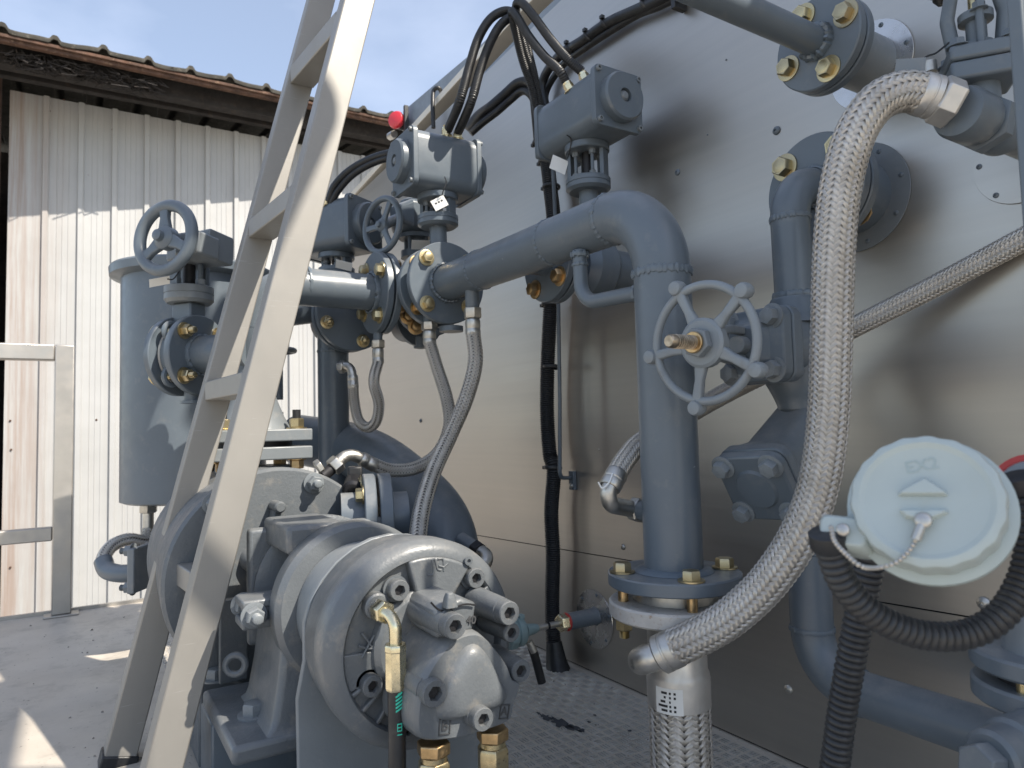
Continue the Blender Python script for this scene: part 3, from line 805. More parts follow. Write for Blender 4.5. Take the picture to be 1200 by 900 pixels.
tg = P(1066, 82, .90)
T.part('tag', MB().box(tg, (.034, .0008, .03), (V((.85, .5, -.2)).normalized(), V((-.5, .85, .0)).normalized(), V((.15, .1, 1)).normalized())), 'paint2')
T.part('tag_wire', MB().tube(catmull([P(1078, 73, .90), P(1086, 66, .90), P(1097, 62, .905), P(1112, 50, .91)], 5), .0013, 6), 'black')
T.part('steel_plug', MB().lathe(P(1090, 76, .93), ZA, [(.008, -.01), (.008, .004), (.004, .008)], 14), 'steel')
# grey post at the right edge of the view
pp = P(1206, 200, .62)
T = Thing('grey_post', 'blurred blue grey post standing at the right edge of the view', 'post', (pp.x, pp.y, DZ))
T.part('shaft', MB().b2((pp.x - .006, pp.y - .006, pp.z - .16), (pp.x + .006, pp.y + .006, pp.z + .35)), 'paint', bevel=.002)
T.part('clamp', MB().b2((pp.x - .004, pp.y - .003, pp.z - .19), (pp.x + .05, pp.y + .03, pp.z - .161)), 'paint', bevel=.002)

# ---- small flanged pipe out of the tank, top right
FXR = -.70
def neck(T, c, r, od, th, gapw, mat='paint'):
    """front flange centre c (front face), second flange and neck to the wall"""
    c = V(c)
    flange(T, c + YA * (th), -YA, od, th, mat)
    T.part('gasket', MB().lathe(c + YA * (th + gapw), -YA, [(od * .36, 0), (od * .36, gapw)], 40), 'darksteel')
    flange(T, c + YA * (2 * th + gapw), -YA, od, th, mat)
    T.part('neck', MB().cyl(c + YA * (2 * th + gapw), V((c.x, W - .003, c.z)), r, 40), 'paint2' if od < .16 else mat)
c = P(953, 48, 1.121); c = V((c.x, 1.0, c.z))
T = Thing('flanged_pipe', 'slim blue grey pipe with round flange leaving the tank at the top right', 'pipe', c)
neck(T, c, .046, .15, .017, .004)
e = PY(800, -22, .60); d = V((0, -1, 0))
p_end = V((c.x + .0, .50, c.z + .0))
T.part('pipe', MB().tube([c + YA * .002, V((c.x, .62, c.z + .004))], .0225, 36), 'paint')
T.part('weld', MB().weld(c - YA * .003, YA, .0245, .007, 50), 'weld')
bolts(T, c - YA * .0003, -YA, .112, 4, .0255, phase=radians(20))
T.part('bracket', MB().box(PY(795, 3, W - .02), (.012, .035, .035)), 'black', bevel=.001)

# ---- elbow pipe with globe valve and strainer, right
fc = P(966, 214, 1.136); fc = V((FXR, 1.0275, fc.z))
PYR = .965
T = Thing('valve_pipe', 'vertical blue grey pipe elbowing out of the big wall flange down to the wheel valve', 'pipe', fc)
neck(T, fc, .062, .178, .018, .005)
bolts(T, fc - YA * .0003, -YA, .142, 4, .029, phase=radians(45))
bolts(T, fc + YA * .0415, YA, .142, 4, .026, 'copper', phase=radians(45))
zb = PZ(937, 350, 0); zt = PX(937, 352, FXR).z
ep = fillet([fc + YA * .004, V((FXR, PYR - .002, fc.z)), V((FXR, PYR, zt))], .061, 12)
T.part('elbow', MB().tube(ep[:-1], .0302, 40), 'paint')
T.part('pipe', MB().tube([ep[-2], ep[-1]], .0302, 40), 'paint')
T.part('weld', MB().weld(ep[-2], ZA, .0298, .0035, 60), 'weld')
T.part('weld', MB().weld(ep[1] + YA * .001, YA, .032, .005, 60), 'weld')
T.part('weld', MB().weld(V((FXR, PYR, zt + .006)), ZA, .031, .004, 50), 'weld')
# lower run: from the strainer down and out to the right
zs = PX(950, 640, FXR).z; zl = PX(962, 792, FXR).z
lp = fillet([V((FXR, PYR, zs)), V((FXR, PYR, zl)), V((-.12, PYR - .01, zl + .002))], .075, 12)
T2 = Thing('lower_pipe', 'blue grey pipe elbowing low along the tank towards the bottom right corner', 'pipe', V((FXR, PYR, zl)))
T2.part('down_pipe', MB().tube(lp[:2], .0315, 40), 'paint')
T2.part('elbow', MB().tube(lp[1:-1], .0315, 40), 'paint')
T2.part('run_pipe', MB().tube(lp[-2:], .0315, 40), 'paint')
T2.part('weld', MB().weld(lp[1], ZA, .0312, .003, 60), 'weld')
T2.part('weld', MB().weld(lp[-2], XA, .0312, .0035, 60), 'weld')

# valve body
vc = V((FXR, PYR, PX(930, 408, FXR).z))
T = Thing('wheel_valve', 'globe valve with a grey spoked handwheel and a rusty threaded stem', 'valve', vc)
T.part('inlet', MB().lathe(V((FXR, PYR, zt)), -ZA, [(.036, -.002), (.0385, .003), (.0385, .02), (.05, .04)], 36), 'paint')
by = PYR - .085
T.part('body', MB().lathe(vc, -YA, [(.02, -.055), (.045, -.035), (.052, 0), (.05, .04), (.046, .085)], 36), 'paint')
T.part('outlet', MB().lathe(vc - ZA * .02, -ZA, [(.052, 0), (.05, .035), (.04, .055), (.034, .07), (.034, .12)], 36), 'paint')
def rrect(c, a, b, r, x, y, n=6):
    out = []
    for sx, sy, st in ((1, 1, 0), (-1, 1, 1), (-1, -1, 2), (1, -1, 3)):
        for k in range(n + 1):
            q = (st + k / n) * pi / 2
            out.append(c + x * (sx * (a - r) + cos(q) * r) + y * (sy * (b - r) + sin(q) * r))
    return out
bc = V((FXR, by, vc.z))
T.part('body_flange', MB().loft([rrect(bc + YA * .022, .056, .056, .018, XA, ZA), rrect(bc, .057, .057, .018, XA, ZA)]), 'paint', bevel=.0025)
T.part('bonnet', MB().loft([rrect(bc - YA * .001, .056, .056, .018, XA, ZA), rrect(bc - YA * .02, .054, .054, .018, XA, ZA), rrect(bc - YA * .027, .036, .036, .02, XA, ZA), rrect(bc - YA * .045, .024, .026, .012, XA, ZA)]), 'paint', bevel=.003)
for i in (-1, 1):
    for j in (-1, 1):
        p = bc + XA * (.039 * i) + ZA * (.039 * j) - YA * .0195
        T.part('bolt_pad', MB().cyl(p + YA * .003, p - YA * .003, .016, 20), 'paint')
        T.inst('bolt', fm('bolt', 'paint2'), p - YA * .003, -YA, random.random(), None, .0235)
wc = P(825, 402, .948)
ax = V((0, -1, 0)); sdir = (V((wc.x, wc.y, wc.z)) - bc); sdir.normalize()
sdir = (sdir * .6 + V((0.06, -1, .02)) * .4).normalized()
st0 = bc - YA * .03
sd = (wc - st0).normalized()
for s in (-1, 1):                                   # yoke arms
    o = ZA * (.021 * s)
    T.part('yoke_arm', MB().loft([rrect(q + o * f, .007, .006, .003, XA, ZA, 3) for q, f in ((st0 - YA * .012, 1), (st0.lerp(wc, .45), 1.05), (wc - sd * .026, .75))]), 'paint2', bevel=.001)
T.part('yoke_ring', MB().cyl(wc - sd * .034, wc - sd * .012, .021, 28, ch=.002), 'wheel')
T.part('packing_nut', MB().cyl(st0, st0.lerp(wc, .3), .013, 20, ch=.001), 'paint2')
T.part('side_lug', MB().box(bc + V((-.052, -.012, .03)), (.018, .02, .026)), 'paint', bevel=.003)
wax = (sd * .5 + (-wc).normalized() * .06 + V((0, -1, 0)) * .6).normalized()
wx, wy, wz = basis(wax, ZA)
Rw = .0785
hw_ = T.part('handwheel', MB().torus(wc, wax, Rw, .0062, 72, 16), 'wheel')
T.part('hub', MB().lathe(wc - wax * .008, wax, [(.030, 0), (.034, .003), (.034, .014), (.030, .017)], 40), 'wheel', hw_)
for k in range(5):
    a = radians(-47) + 2 * pi * k / 5
    d = (wx * cos(a) + wy * sin(a)); tn = wz.cross(d)
    T.part('spoke', MB().loft([rrect(wc + d * r, w_, t_, t_ * .6, tn, wz, 3) for r, w_, t_ in ((.028, .0095, .0055), (.05, .0062, .0055), (Rw - .002, .0075, .0058))]), 'wheel', hw_)
    kb = wc + d * (Rw + .010)
    T.part('grip_knob', MB().lathe(kb - wz * .012, wz, [(.004, 0), (.0092, .003), (.0108, .008), (.0108, .017), (.009, .0215), (.005, .0225)], 24), 'wheel', hw_)
hexnut(T, wc + wax * .009, wc + wax * .022, .036, 'paint2', 'stem_nut', hw_, .2)
T.part('stem_washer', MB().cyl(wc + wax * .022, wc + wax * .027, .0145, 24, ch=.001), 'copper', hw_)
pr = []
for i in range(9): pr += [(.0096, .0265 + i * .0045), (.0096, .0284 + i * .0045), (.0070, .0294 + i * .0045), (.0070, .0300 + i * .0045)]
pr += [(.0092, .067), (.0092, .074), (.007, .0775)]
T.part('threaded_stem', MB().lathe(wc, wax, pr, 28), 'stemrust', hw_)

# strainer under the valve
T = Thing('strainer', 'blue grey strainer with a tilted square bolted cover below the wheel valve', 'strainer', V((FXR, PYR, zs)))
T.part('body', MB().cyl((FXR, PYR, PX(935, 478, FXR).z), (FXR, PYR, zs - .01), .034, 36, ch=.002), 'paint')
cov = P(888, 572, 1.03)
top = V((FXR, PYR, PX(935, 500, FXR).z))
n = (V((.10, -.86, -.50))).normalized()
cx_, cy_, cz_ = basis(n, XA)
T.part('leg', MB().loft([rrect(top + ZA * -.0 + n * .0, .040, .040, .025, cx_, cy_), rrect(cov - n * .06, .045, .045, .025, cx_, cy_), rrect(cov - n * .034, .053, .053, .02, cx_, cy_)]), 'paint')
T.part('leg_flange', MB().loft([rrect(cov - n * .034, .056, .056, .02, cx_, cy_), rrect(cov - n * .0145, .057, .057, .02, cx_, cy_)]), 'paint', bevel=.003)
cvr = T.part('cover', MB().loft([rrect(cov - n * .0125, .057, .057, .02, cx_, cy_), rrect(cov + n * .003, .055, .055, .02, cx_, cy_)]), 'paint', bevel=.003)
T.part('cover_boss', MB().lathe(cov + n * .003, n, [(.033, 0), (.030, .004), (.012, .0045)], 36), 'paint', cvr)
for i in (-1, 1):
    for j in (-1, 1):
        T.inst('bolt', fm('bolt', 'wheel'), cov + n * .003 + cx_ * (.040 * i) + cy_ * (.040 * j), n, random.random(), None, .023)

# ---- thin braided hose from the riser to the right edge
hp = [(722, 556, 1.12), (735, 536, 1.14), (752, 518, 1.16), (800, 489, 1.19), (850, 461, 1.20), (900, 436, 1.19), (950, 411, 1.16), (1000, 384, 1.125), (1100, 333, 1.06), (1200, 280, .99), (1260, 250, .94)]
T = Thing('braided_hose', 'slim braided steel hose rising behind the valves to the right edge', 'hose', P(722, 556, 1.12))
hpts = catmull([P(*q) for q in hp], 12)
braid(T, hpts, .0165, 20, .125, step=.0024, amp=.045, fill=.93)
ferrule(T, P(724, 553, 1.122), P(714, 572, 1.105), .0178)
nzp = V((RX - RR - .026, RY, nz))
T.part('elbow_end', MB().tube(fillet([P(715, 570, 1.106), P(707, 590, 1.095), nzp - XA * .012], .02, 8), .0135, 24), 'steel')
hexnut(T, nzp - XA * .016, nzp + XA * .004, .036, 'steel', roll=.2)
T.part('tag_wire', MB().tube(catmull([P(701, 565, 1.09), P(706, 572, 1.09), P(714, 565, 1.088), P(718, 555, 1.1)], 5), .0014, 6), 'tag')
# ================================================================== ACTUATED AND GEARED VALVES (background left)
def actuator(label, c, axis, L, Wd, H, valve_top, glands=(), tagpos=None, cap_both=True):
    c = V(c); a = V(axis).normalized(); s = ZA.cross(a).normalized()
    T = Thing('valve_actuator', label, 'actuator', V((c.x, c.y, valve_top)), 'grey box actuators on the valves')
    b = MB(); pl = .014
    def sec(h, f=1.0, r=.02): return rrect(c + a * h, Wd / 2 * f, H / 2 * f, r, s, ZA, 5)
    body = T.part('housing', b.loft([sec(-L / 2 + pl, .965, .03), sec(L / 2 - pl, .965, .03)]), 'paint')
    for q in (1, -1):
        e = T.part('end_cover', MB().loft([sec(q * (L / 2 - pl + .0006), 1.0, .016), sec(q * L / 2, 1.0, .016)]), 'paint', bevel=.0015)
        rc = Wd * .40
        T.part('end_cap', MB().lathe(c + a * (q * L / 2), a * q, [(rc, 0), (rc, .019), (rc - .004, .024), (.0155, .024), (.015, .014), (.0, .014)], 48, (False, False)), 'paint', e)
        T.part('centre_plug', MB().lathe(c + a * (q * (L / 2 + .013)), a * q, [(.0125, 0), (.0115, .006), (.007, .0105), (.001, .0115)], 24), 'paint2', e)
        for i in (-1, 1):
            for j in (-1, 1):
                T.inst('screw', fm('screw', 'paint2'), c + a * (q * L / 2) + s * (i * (Wd / 2 - .0115)) + ZA * (j * (H / 2 - .0115)), a * q, .3, e, .0125)
    z0 = c.z - H / 2
    u = V((c.x, c.y, 0))
    T.part('mount_disc', MB().lathe(V((c.x, c.y, z0 + .002)), -ZA, [(.052, 0), (.052, .013), (.050, .015)], 40), 'paint')
    zd = valve_top + .045
    T.part('base_disc', MB().lathe(V((c.x, c.y, zd)), -ZA, [(.049, -.002), (.052, 0), (.052, .010), (.0505, .0105), (.0505, .0125), (.052, .013), (.052, .022), (.044, .028)], 40), 'paint')
    for k in range(2):
        ang = .5 + k * pi; d = V((cos(ang), sin(ang), 0))
        T.part('pillar', MB().box(V((c.x, c.y, (z0 + zd) / 2 - .006)) + d * .041, (.010, .030, z0 - zd - .012), (d, ZA.cross(d), ZA)), 'paint', bevel=.001)
    T.part('coupling', MB().cyl((c.x, c.y, zd), (c.x, c.y, z0 - .01), .013, 20), 'darksteel')
    for k in range(4):
        ang = 1.3 + k * pi / 2; d = V((cos(ang), sin(ang), 0)) * .029; p = V((c.x, c.y, zd)) + d
        T.part('stud', MB().cyl(p, p + ZA * (z0 - zd - .012), .0042, 10), 'paint')
        T.inst('nut', fm('nut', 'paint2'), p + ZA * .002, ZA, .3 * k, None, .014)
        T.inst('nut', fm('nut', 'paint2'), V((p.x, p.y, z0 - .0125)), -ZA, .3 * k, None, .014)
    T.part('neck', MB().cyl((c.x, c.y, valve_top - .06), (c.x, c.y, zd - .024), .022, 28), 'paint')
    for (g, d) in glands:
        g = V(g); d = V(d).normalized()
        gl = T.part('cable_gland', MB().lathe(g - d * .006, d, [(.0115, 0), (.0115, .009), (.0085, .010), (.0085, .018), (.0105, .019), (.0105, .028), (.008, .03)], 20), 'brasspale')
        T.inst('gland_nut', fm('nut', 'brasspale'), g + d * .001, d, .2, gl, .021)
    if tagpos:
        p, x, y, wire, lines = tagpos
        p = V(p); x = V(x).normalized(); z = x.cross(V(y)).normalized(); y = z.cross(x)
        tg = T.part('tag', MB().box(p, (.040, .0008, .03) if False else (.036, .030, .0008), (x, y, z)), 'tag', bevel=.0002)
        for ln_ in range(lines):
            for k in range(3):
                T.part('print', MB().box(p + z * .0006 + y * (.003 - .008 * ln_) + x * (-.008 + .008 * k), (.005, .0045, .0002), (x, y, z)), 'ink', tg)
        T.part('tag_wire', MB().tube(catmull([V(q) for q in wire], 6), .0013, 6), 'black')
    return T
def wafer(T, x, r, th=.045):
    pass
# --- main line valve behind the big pipe
LX, LZ = -1.60, PZ0 + .012
T = Thing('ball_valve', 'flanged ball valve with yellow bolts behind the end of the large pipe', 'valve', V((LX, RY, LZ)))
T.part('gasket', MB().lathe((FX - .0182, RY, LZ), -XA, [(.098, 0), (.098, .003)], 60), 'gasket')
T.part('body', MB().lathe((FX - .0213, RY, LZ), -XA, [(.07, 0), (.07, .008), (.06, .012), (.06, .05), (.07, .054)], 48), 'paint')
T.part('valve_flange', MB().lathe((FX - .060, RY, LZ), -XA, [(.100, 0), (.102, .002), (.102, .018), (.1, .02)], 64), 'paint')
T.part('tail', MB().lathe((FX - .08, RY, LZ), -XA, [(.05, 0), (.049, .13), (.06, .135), (.06, .16)], 40), 'paint')
for k in range(4):
    a = radians(45) + k * pi / 2; x, y, z = basis(XA); p = V((FX - .06, RY, LZ)) + (x * cos(a) + y * sin(a)) * .08
    T.inst('nut', fm('nut', 'copper'), p, XA, random.random(), None, .024)
    T.inst('bolt', fm('bolt', 'brass'), p - XA * .02, -XA, random.random(), None, .024)
dp = PX(503, 378, LX)
T.part('drain_boss', MB().cyl(dp + ZA * .04, dp - ZA * .008, .015, 20), 'paint')
T.part('pad', MB().cyl(V((LX + .03, RY + .02, LZ - .105)), V((LX + .03, RY + .02, LZ - .118)), .03, 24), 'paint')
a1 = V((-1.60, .782, .672))
tagp = PX(515, 238, -1.545)
A1 = actuator('grey box actuator with a square white tag, tallest above the large pipe', a1, YA, .19, .135, .15, .50,
    glands=[(PX(523, 160, -1.585) , (.1, -.1, 1)), (PX(536, 163, -1.58), (.15, .0, 1))],
    tagpos=(tagp, (.45, .87, .5), (-.35, -.4, .9), [PX(521, 207, -1.53), PX(523, 214, -1.53), PX(520, 222, -1.53), PX(518, 229, -1.54)], 1))
T = A1
T.part('sight_dome', MB().lathe(a1 + ZA * .07 + YA * .03 - XA * .03, ZA, [(.018, 0), (.018, .012), (.012, .02), (.004, .023)], 24), 'paint2')

# --- second actuated valve near the tank wall, behind the elbow
a2 = V((-1.262, 1.005, .715))
B2 = PY(700, 315, .92)
A2 = actuator('grey box actuator standing against the tank wall above the pipe elbow', a2, XA, .235, .135, .135, .525,
    glands=[(V((a2.x + .015, a2.y - .052, a2.z + .05)), (-.25, -.45, 1)), (V((a2.x + .043, a2.y - .03, a2.z + .0655)), (-.25, -.3, 1))], tagpos=None)
A2.part('tag', MB().box(PX(655, 193, -1.30), (.04, .0008, .034), (V((.3, .85, -.35)).normalized(), V((-.9, .4, .1)).normalized(), V((.1, .3, 1)).normalized())), 'tag')
A2.part('tag_wire', MB().tube(catmull([PX(664, 158, -1.25), PX(669, 163, -1.25), PX(668, 175, -1.26), PX(665, 186, -1.28)], 5), .0014, 6), 'black')
vz2 = PX(700, 315, a2.x).z
T = Thing('ball_valve', 'dark flanged ball valve half hidden behind the pipe elbow', 'valve', V((a2.x, .9, vz2)))
T.part('ball_body', MB().lathe((a2.x, a2.y + .05, vz2), -YA, [(.045, -.09), (.05, 0), (.068, .02), (.068, .07), (.05, .09)], 40), 'paint')
flange(T, (a2.x, .918, vz2), -YA, .176, .018, 'paint')
T.part('gasket', MB().lathe((a2.x, .899, vz2), -YA, [(.06, 0), (.06, .003)], 40), 'gasket')
flange(T, (a2.x, .896, vz2), -YA, .176, .018, 'paint')
bolts(T, (a2.x, .8775, vz2), -YA, .135, 4, .027, 'copper', phase=radians(52))
T.part('branch', MB().cyl((a2.x, RY + .03, vz2), (a2.x, .878, vz2), .03, 32), 'paint')
T.part('wall_neck', MB().cyl((a2.x, a2.y + .13, vz2), (a2.x, W - .002, vz2), .035, 32), 'paint')
p = PY(704, 354, .90); T.part('pad', MB().cyl(p + ZA * .008, p - ZA * .004, .024, 24), 'paint')

# --- pipe along Y with flange pair, and the rise from the pump
TX = -1.75
yf = PX(437, 343, TX)
T = Thing('pipe_spool', 'blue grey cross pipe with a bolted flange beside the ladder, sunlit at one end', 'pipe', yf)
pp_ = fillet([V((TX, yf.y, yf.z)), V((TX, .36, yf.z)), V((TX, .36, .06))], .115, 10)
T.part('pipe', MB().tube(pp_[:2], .0475, 40), 'paint')
T.part('elbow', MB().tube(pp_[1:-1], .0475, 40), 'paint')
T.part('drop_pipe', MB().cyl(pp_[-2], pp_[-1], .0475, 40), 'paint')
T.part('weld', MB().weld(PX(359, 335, TX), YA, .0472, .003, 60), 'weld')
flange(T, V((TX, yf.y + .018, yf.z)), -YA, .215, .018, 'paint')
flange(T, V((TX, yf.y + .041, yf.z)), -YA, .215, .018, 'paint')
T.part('gasket', MB().cyl(V((TX, yf.y + .018, yf.z)), V((TX, yf.y + .023, yf.z)), .085, 40), 'darksteel')
T.part('weld', MB().weld(V((TX, yf.y - .003, yf.z)), YA, .052, .006, 50), 'weld')
bolts(T, V((TX, yf.y - .0002, yf.z)), -YA, .165, 4, .027, phase=radians(35))
bolts(T, V((TX, yf.y + .0415, yf.z)), YA, .165, 4, .025, 'copper', phase=radians(35))
T.part('stub', MB().cyl(V((TX, yf.y + .04, yf.z)), V((TX, RY - .03, LZ - .01)), .0475, 32), 'paint')
np_ = PX(433, 398, TX + .0)
T.part('drain_boss', MB().cyl(V((TX, yf.y + .012, np_.z + .03)), V((TX, yf.y + .012, np_.z - .004)), .012, 18), 'paint')
# --- geared valve with handwheel behind it
def handwheel(T, c, axis, R, r, n, hub=.02, mat='paint', rot=0, ell=1.0, parent=None, spoke=.0075):
    x, y, z = basis(axis, ZA); c = V(c)
    hwp = T.part('handwheel', MB().torus(c, axis, R, r, 64, 16, ell), mat, parent)
    T.part('hub', MB().lathe(c - z * r, z, [(hub, 0), (hub, 1.6 * r), (hub * .8, 2 * r), (hub * .5, 2.2 * r), (hub * .45, 3 * r), (hub * .2, 3.2 * r)], 28), mat, hwp)
    for k in range(n):
        a = rot + 2 * pi * k / n; d = x * cos(a) + y * sin(a); tn = z.cross(d)
        T.part('spoke', MB().loft([rrect(c + d * q, w_, r * .55, r * .3, tn, z, 3) for q, w_ in ((hub * .7, spoke * 1.5), (hub * 1.7, spoke), (R - r * .5, spoke * 1.15))]), mat, hwp)
    return hwp
gc = PX(487, 258, -1.88)
T = Thing('geared_valve', 'geared valve with a dark three spoke handwheel squeezed behind the white tag actuator', 'valve', V((gc.x, gc.y, LZ)))
wn = V((.30, -.95, .02)).normalized(); ws = ZA.cross(wn)
T.part('gearbox', MB().loft([rrect(gc + wn * h, a, b, .012, ws, ZA) for h, a, b in ((-.06, .05, .042), (.0, .055, .046), (.05, .05, .042), (.075, .026, .026))]), 'paint', bevel=.002)
T.part('gear_cover', MB().lathe(gc + ZA * .044, ZA, [(.045, 0), (.045, .008), (.04, .012)], 32), 'paint')
T.part('input_shaft', MB().cyl(gc + wn * .05, P(449, 265, 1.86) + wn * .004, .014, 20), 'paint')
handwheel(T, P(448, 264, 1.86), wn, .071, .0085, 3, .018, rot=radians(90))
T.part('mount_disc', MB().lathe(gc - ZA * .046, -ZA, [(.05, 0), (.05, .012)], 36), 'paint')
T.part('neck', MB().cyl(gc - ZA * .05, V((gc.x, gc.y, LZ)), .024, 24), 'paint')
T.part('base_disc', MB().lathe(gc - ZA * .095, -ZA, [(.045, 0), (.045, .02)], 36), 'paint')
for k in range(4):
    d = V((cos(k * pi / 2 + .6), sin(k * pi / 2 + .6), 0)) * .034
    T.part('stud', MB().cyl(gc + d - ZA * .055, gc + d - ZA * .1, .006, 10), 'paint')
T.part('body', MB().lathe((gc.x + .06, gc.y, LZ), -XA, [(.06, 0), (.075, .02), (.075, .1), (.06, .12)], 40), 'paint')
T.part('valve_flange', MB().lathe((gc.x + .08, gc.y, LZ), -XA, [(.098, 0), (.1, .002), (.1, .018)], 56), 'paint')
T.part('tag', MB().box(PX(493, 287, -1.72), (.05, .0008, .028), (V((.3, .9, .0)).normalized(), V((-.6, .2, .75)).normalized(), V((.65, -.2, .7)).normalized())), 'tag')
for (px_, py_) in ((487, 383), (478, 371)):
    T.inst('bolt', fm('bolt', 'copper'), PX(px_, py_, -1.73), (1, -.2, 0), .3, None, .027)
# lower branch flange under it
lb = PX(490, 378, -1.86)
T.part('lower_flange', MB().lathe(lb, XA, [(.07, 0), (.07, .016)], 48), 'paint')
T.part('lower_body', MB().cyl(lb, lb - XA * .1, .045, 32), 'paint')
T.part('drain_cock', MB().lathe(PX(493, 403, -1.8) + ZA * .02, -ZA, [(.014, 0), (.014, .025), (.02, .026), (.02, .032), (.008, .034)], 18), 'paint')

# --- rear valve line with the third actuator
r0 = PX(414, 368, -1.90)
VX = -2.02; vy = PX(391, 480, VX).y
T = Thing('rear_valve', 'dark rear ball valve with yellow nuts on its round flange', 'valve', V((-1.95, r0.y, r0.z)))
T.part('valve_flange', MB().lathe(r0, -XA, [(.102, 0), (.104, .002), (.104, .018)], 64), 'paint')
bolts(T, r0 + XA * .0003, XA, .16, 4, .024, 'brass', 'nut', phase=radians(20))
T.part('valve_flange', MB().lathe(r0 - XA * .035, -XA, [(.102, 0), (.104, .002), (.104, .018)], 64), 'paint')
T.part('body', MB().cyl(r0 - XA * .017, r0 - XA * .2, .065, 36), 'paint')
for k in range(4):
    a = radians(20) + k * pi / 2; x, y, z = basis(XA); p = r0 + (x * cos(a) + y * sin(a)) * .08
    T.part('stud', MB().cyl(p, p - XA * .06, .008, 10), 'copper')
T.part('tag', MB().box(PX(403, 311, -1.88), (.045, .0008, .026), (V((.3, .9, -.22)).normalized(), V((-.6, .2, .75)).normalized(), V((.65, -.1, .7)).normalized())), 'tag')
lf = PX(350, 352, -2.1)
T.part('side_flange', MB().lathe(PX(362, 352, -2.02), -YA, [(.062, -.018), (.064, -.016), (.064, 0), (.062, .002)], 40), 'paint')
T.part('side_pipe', MB().cyl(PX(372, 360, -2.02), PX(318, 366, -2.02), .045, 32), 'paint')
for dz in (-.03, .035):
    p = PX(353, 352, -2.0); T.inst('bolt', fm('bolt', 'paint'), p + ZA * dz, -YA, .2, None, .022)
n3 = V((.86, .50, 0)).normalized()
a3 = P(394, 270, 2.06)
A3 = actuator('grey box actuator half hidden behind the ladder', a3, n3, .22, .15, .15, a3.z - .16,
    glands=[(P(384, 240, 2.0), (-.2, -.5, .6))])
T = Thing('standpipe', 'dark vertical pipe rising from the deck behind the pump', 'pipe', V((VX, vy, DZ)))
zt_ = PX(391, 395, VX).z
T.part('pipe', MB().cyl((VX, vy, DZ + .002), (VX, vy, zt_), .0445, 40), 'paint')
T.part('weld', MB().weld((VX, vy, PX(391, 412, VX).z), ZA, .0445, .003, 60), 'weld')
T.part('saddle', MB().cyl((VX, vy, zt_ - .01), (VX + .02, r0.y, r0.z - .05), .046, 32), 'paint')
sp0 = PX(396, 430, VX + .03)
T.part('nozzle', MB().cyl(V((VX + .03, vy + .02, sp0.z)), PX(408, 430, VX + .03), .016, 20), 'paint')
T = Thing('gate_valve', 'small horizontal grey handwheel seen edge on beside the ladder', 'valve', P(340, 412, 2.15))
wcx = P(326, 411, 2.15)
handwheel(T, wcx, ZA, .047, .0085, 4, .014, 'paint2')
T.part('stem', MB().cyl(wcx + ZA * .02, wcx - ZA * .12, .008, 14), 'paint2')
T.part('bonnet', MB().cyl(wcx - ZA * .05, wcx - ZA * .15, .014, 20), 'paint')

# --- flexible braided drain hoses
def flex(label, pts, r, N, end0=None, end1=None, pitch=None):
    P3 = catmull(pts, 10)
    T = Thing('drain_hose', label, 'hose', pts[0], 'slim braided drain hoses')
    braid(T, P3, r, 12, pitch or r * 5.6, step=r * .14, amp=.08, fill=.8)
    return T
s0_ = V((bx, RY, bz - .042))
dpos = [s0_ - ZA * .055, P(557, 425, 1.60), P(547, 465, 1.585), P(529, 507, 1.565), P(509, 550, 1.50), P(496, 590, 1.42), P(490, 625, 1.36), P(488, 660, 1.31)]
T = flex('braided drain hose running from the large pipe down behind the motor', dpos, .0165, 8)
hexnut(T, s0_ + ZA * .004, s0_ - ZA * .022, .037, 'steel', roll=.3); ferrule(T, s0_ - ZA * .024, s0_ - ZA * .062, .0175)
dpos = [dp - ZA * .05, P(512, 430, 1.74), P(523, 465, 1.72), P(527, 498, 1.70), P(514, 530, 1.68), P(488, 548, 1.66), P(458, 551, 1.63), P(434, 543, 1.60)]
T = flex('braided drain hose bending back from the ball valve to the pump casing', dpos, .0152, 8)
hexnut(T, dp + ZA * .002, dp - ZA * .02, .036, 'steel', roll=.1); ferrule(T, dp - ZA * .022, dp - ZA * .056, .0165)
ferrule(T, P(440, 546, 1.605), P(423, 537, 1.59), .0165)
T.part('elbow_end', MB().tube(fillet([P(425, 538, 1.592), P(408, 531, 1.575), P(393, 545, 1.555)], .03, 8), .0135, 22), 'steel')
hexnut(T, P(398, 541, 1.56), P(389, 549, 1.55), .036, 'steel', roll=.3)
T.part('adapter', MB().cyl(P(389, 549, 1.55), P(378, 558, 1.535), .013, 20), 'darksteel')
hexnut(T, P(377, 545, 1.54), P(371, 549, 1.535), .03, 'steel')
n0 = V((TX, yf.y + .012, np_.z - .004))
dpos = [n0 - ZA * .055, P(438, 447, 1.80), P(444, 472, 1.82), P(441, 493, 1.84), P(431, 501, 1.86), P(420, 492, 1.88), P(415, 468, 1.90), P(414, 450, 1.90)]
T = flex('short braided drain hose looping in a U beside the standpipe', dpos, .0135, 8)
hexnut(T, n0 + ZA * .004, n0 - ZA * .018, .032, 'steel', roll=.2); ferrule(T, n0 - ZA * .02, n0 - ZA * .06, .015)
ferrule(T, P(414, 455, 1.90), P(413, 440, 1.905), .015)
T.part('elbow_end', MB().tube(fillet([P(413, 442, 1.905), P(411, 428, 1.91), P(397, 430, 1.92)], .022, 8), .0125, 20), 'steel')
hexnut(T, P(404, 430, 1.915), P(398, 430, 1.92), .032, 'steel')

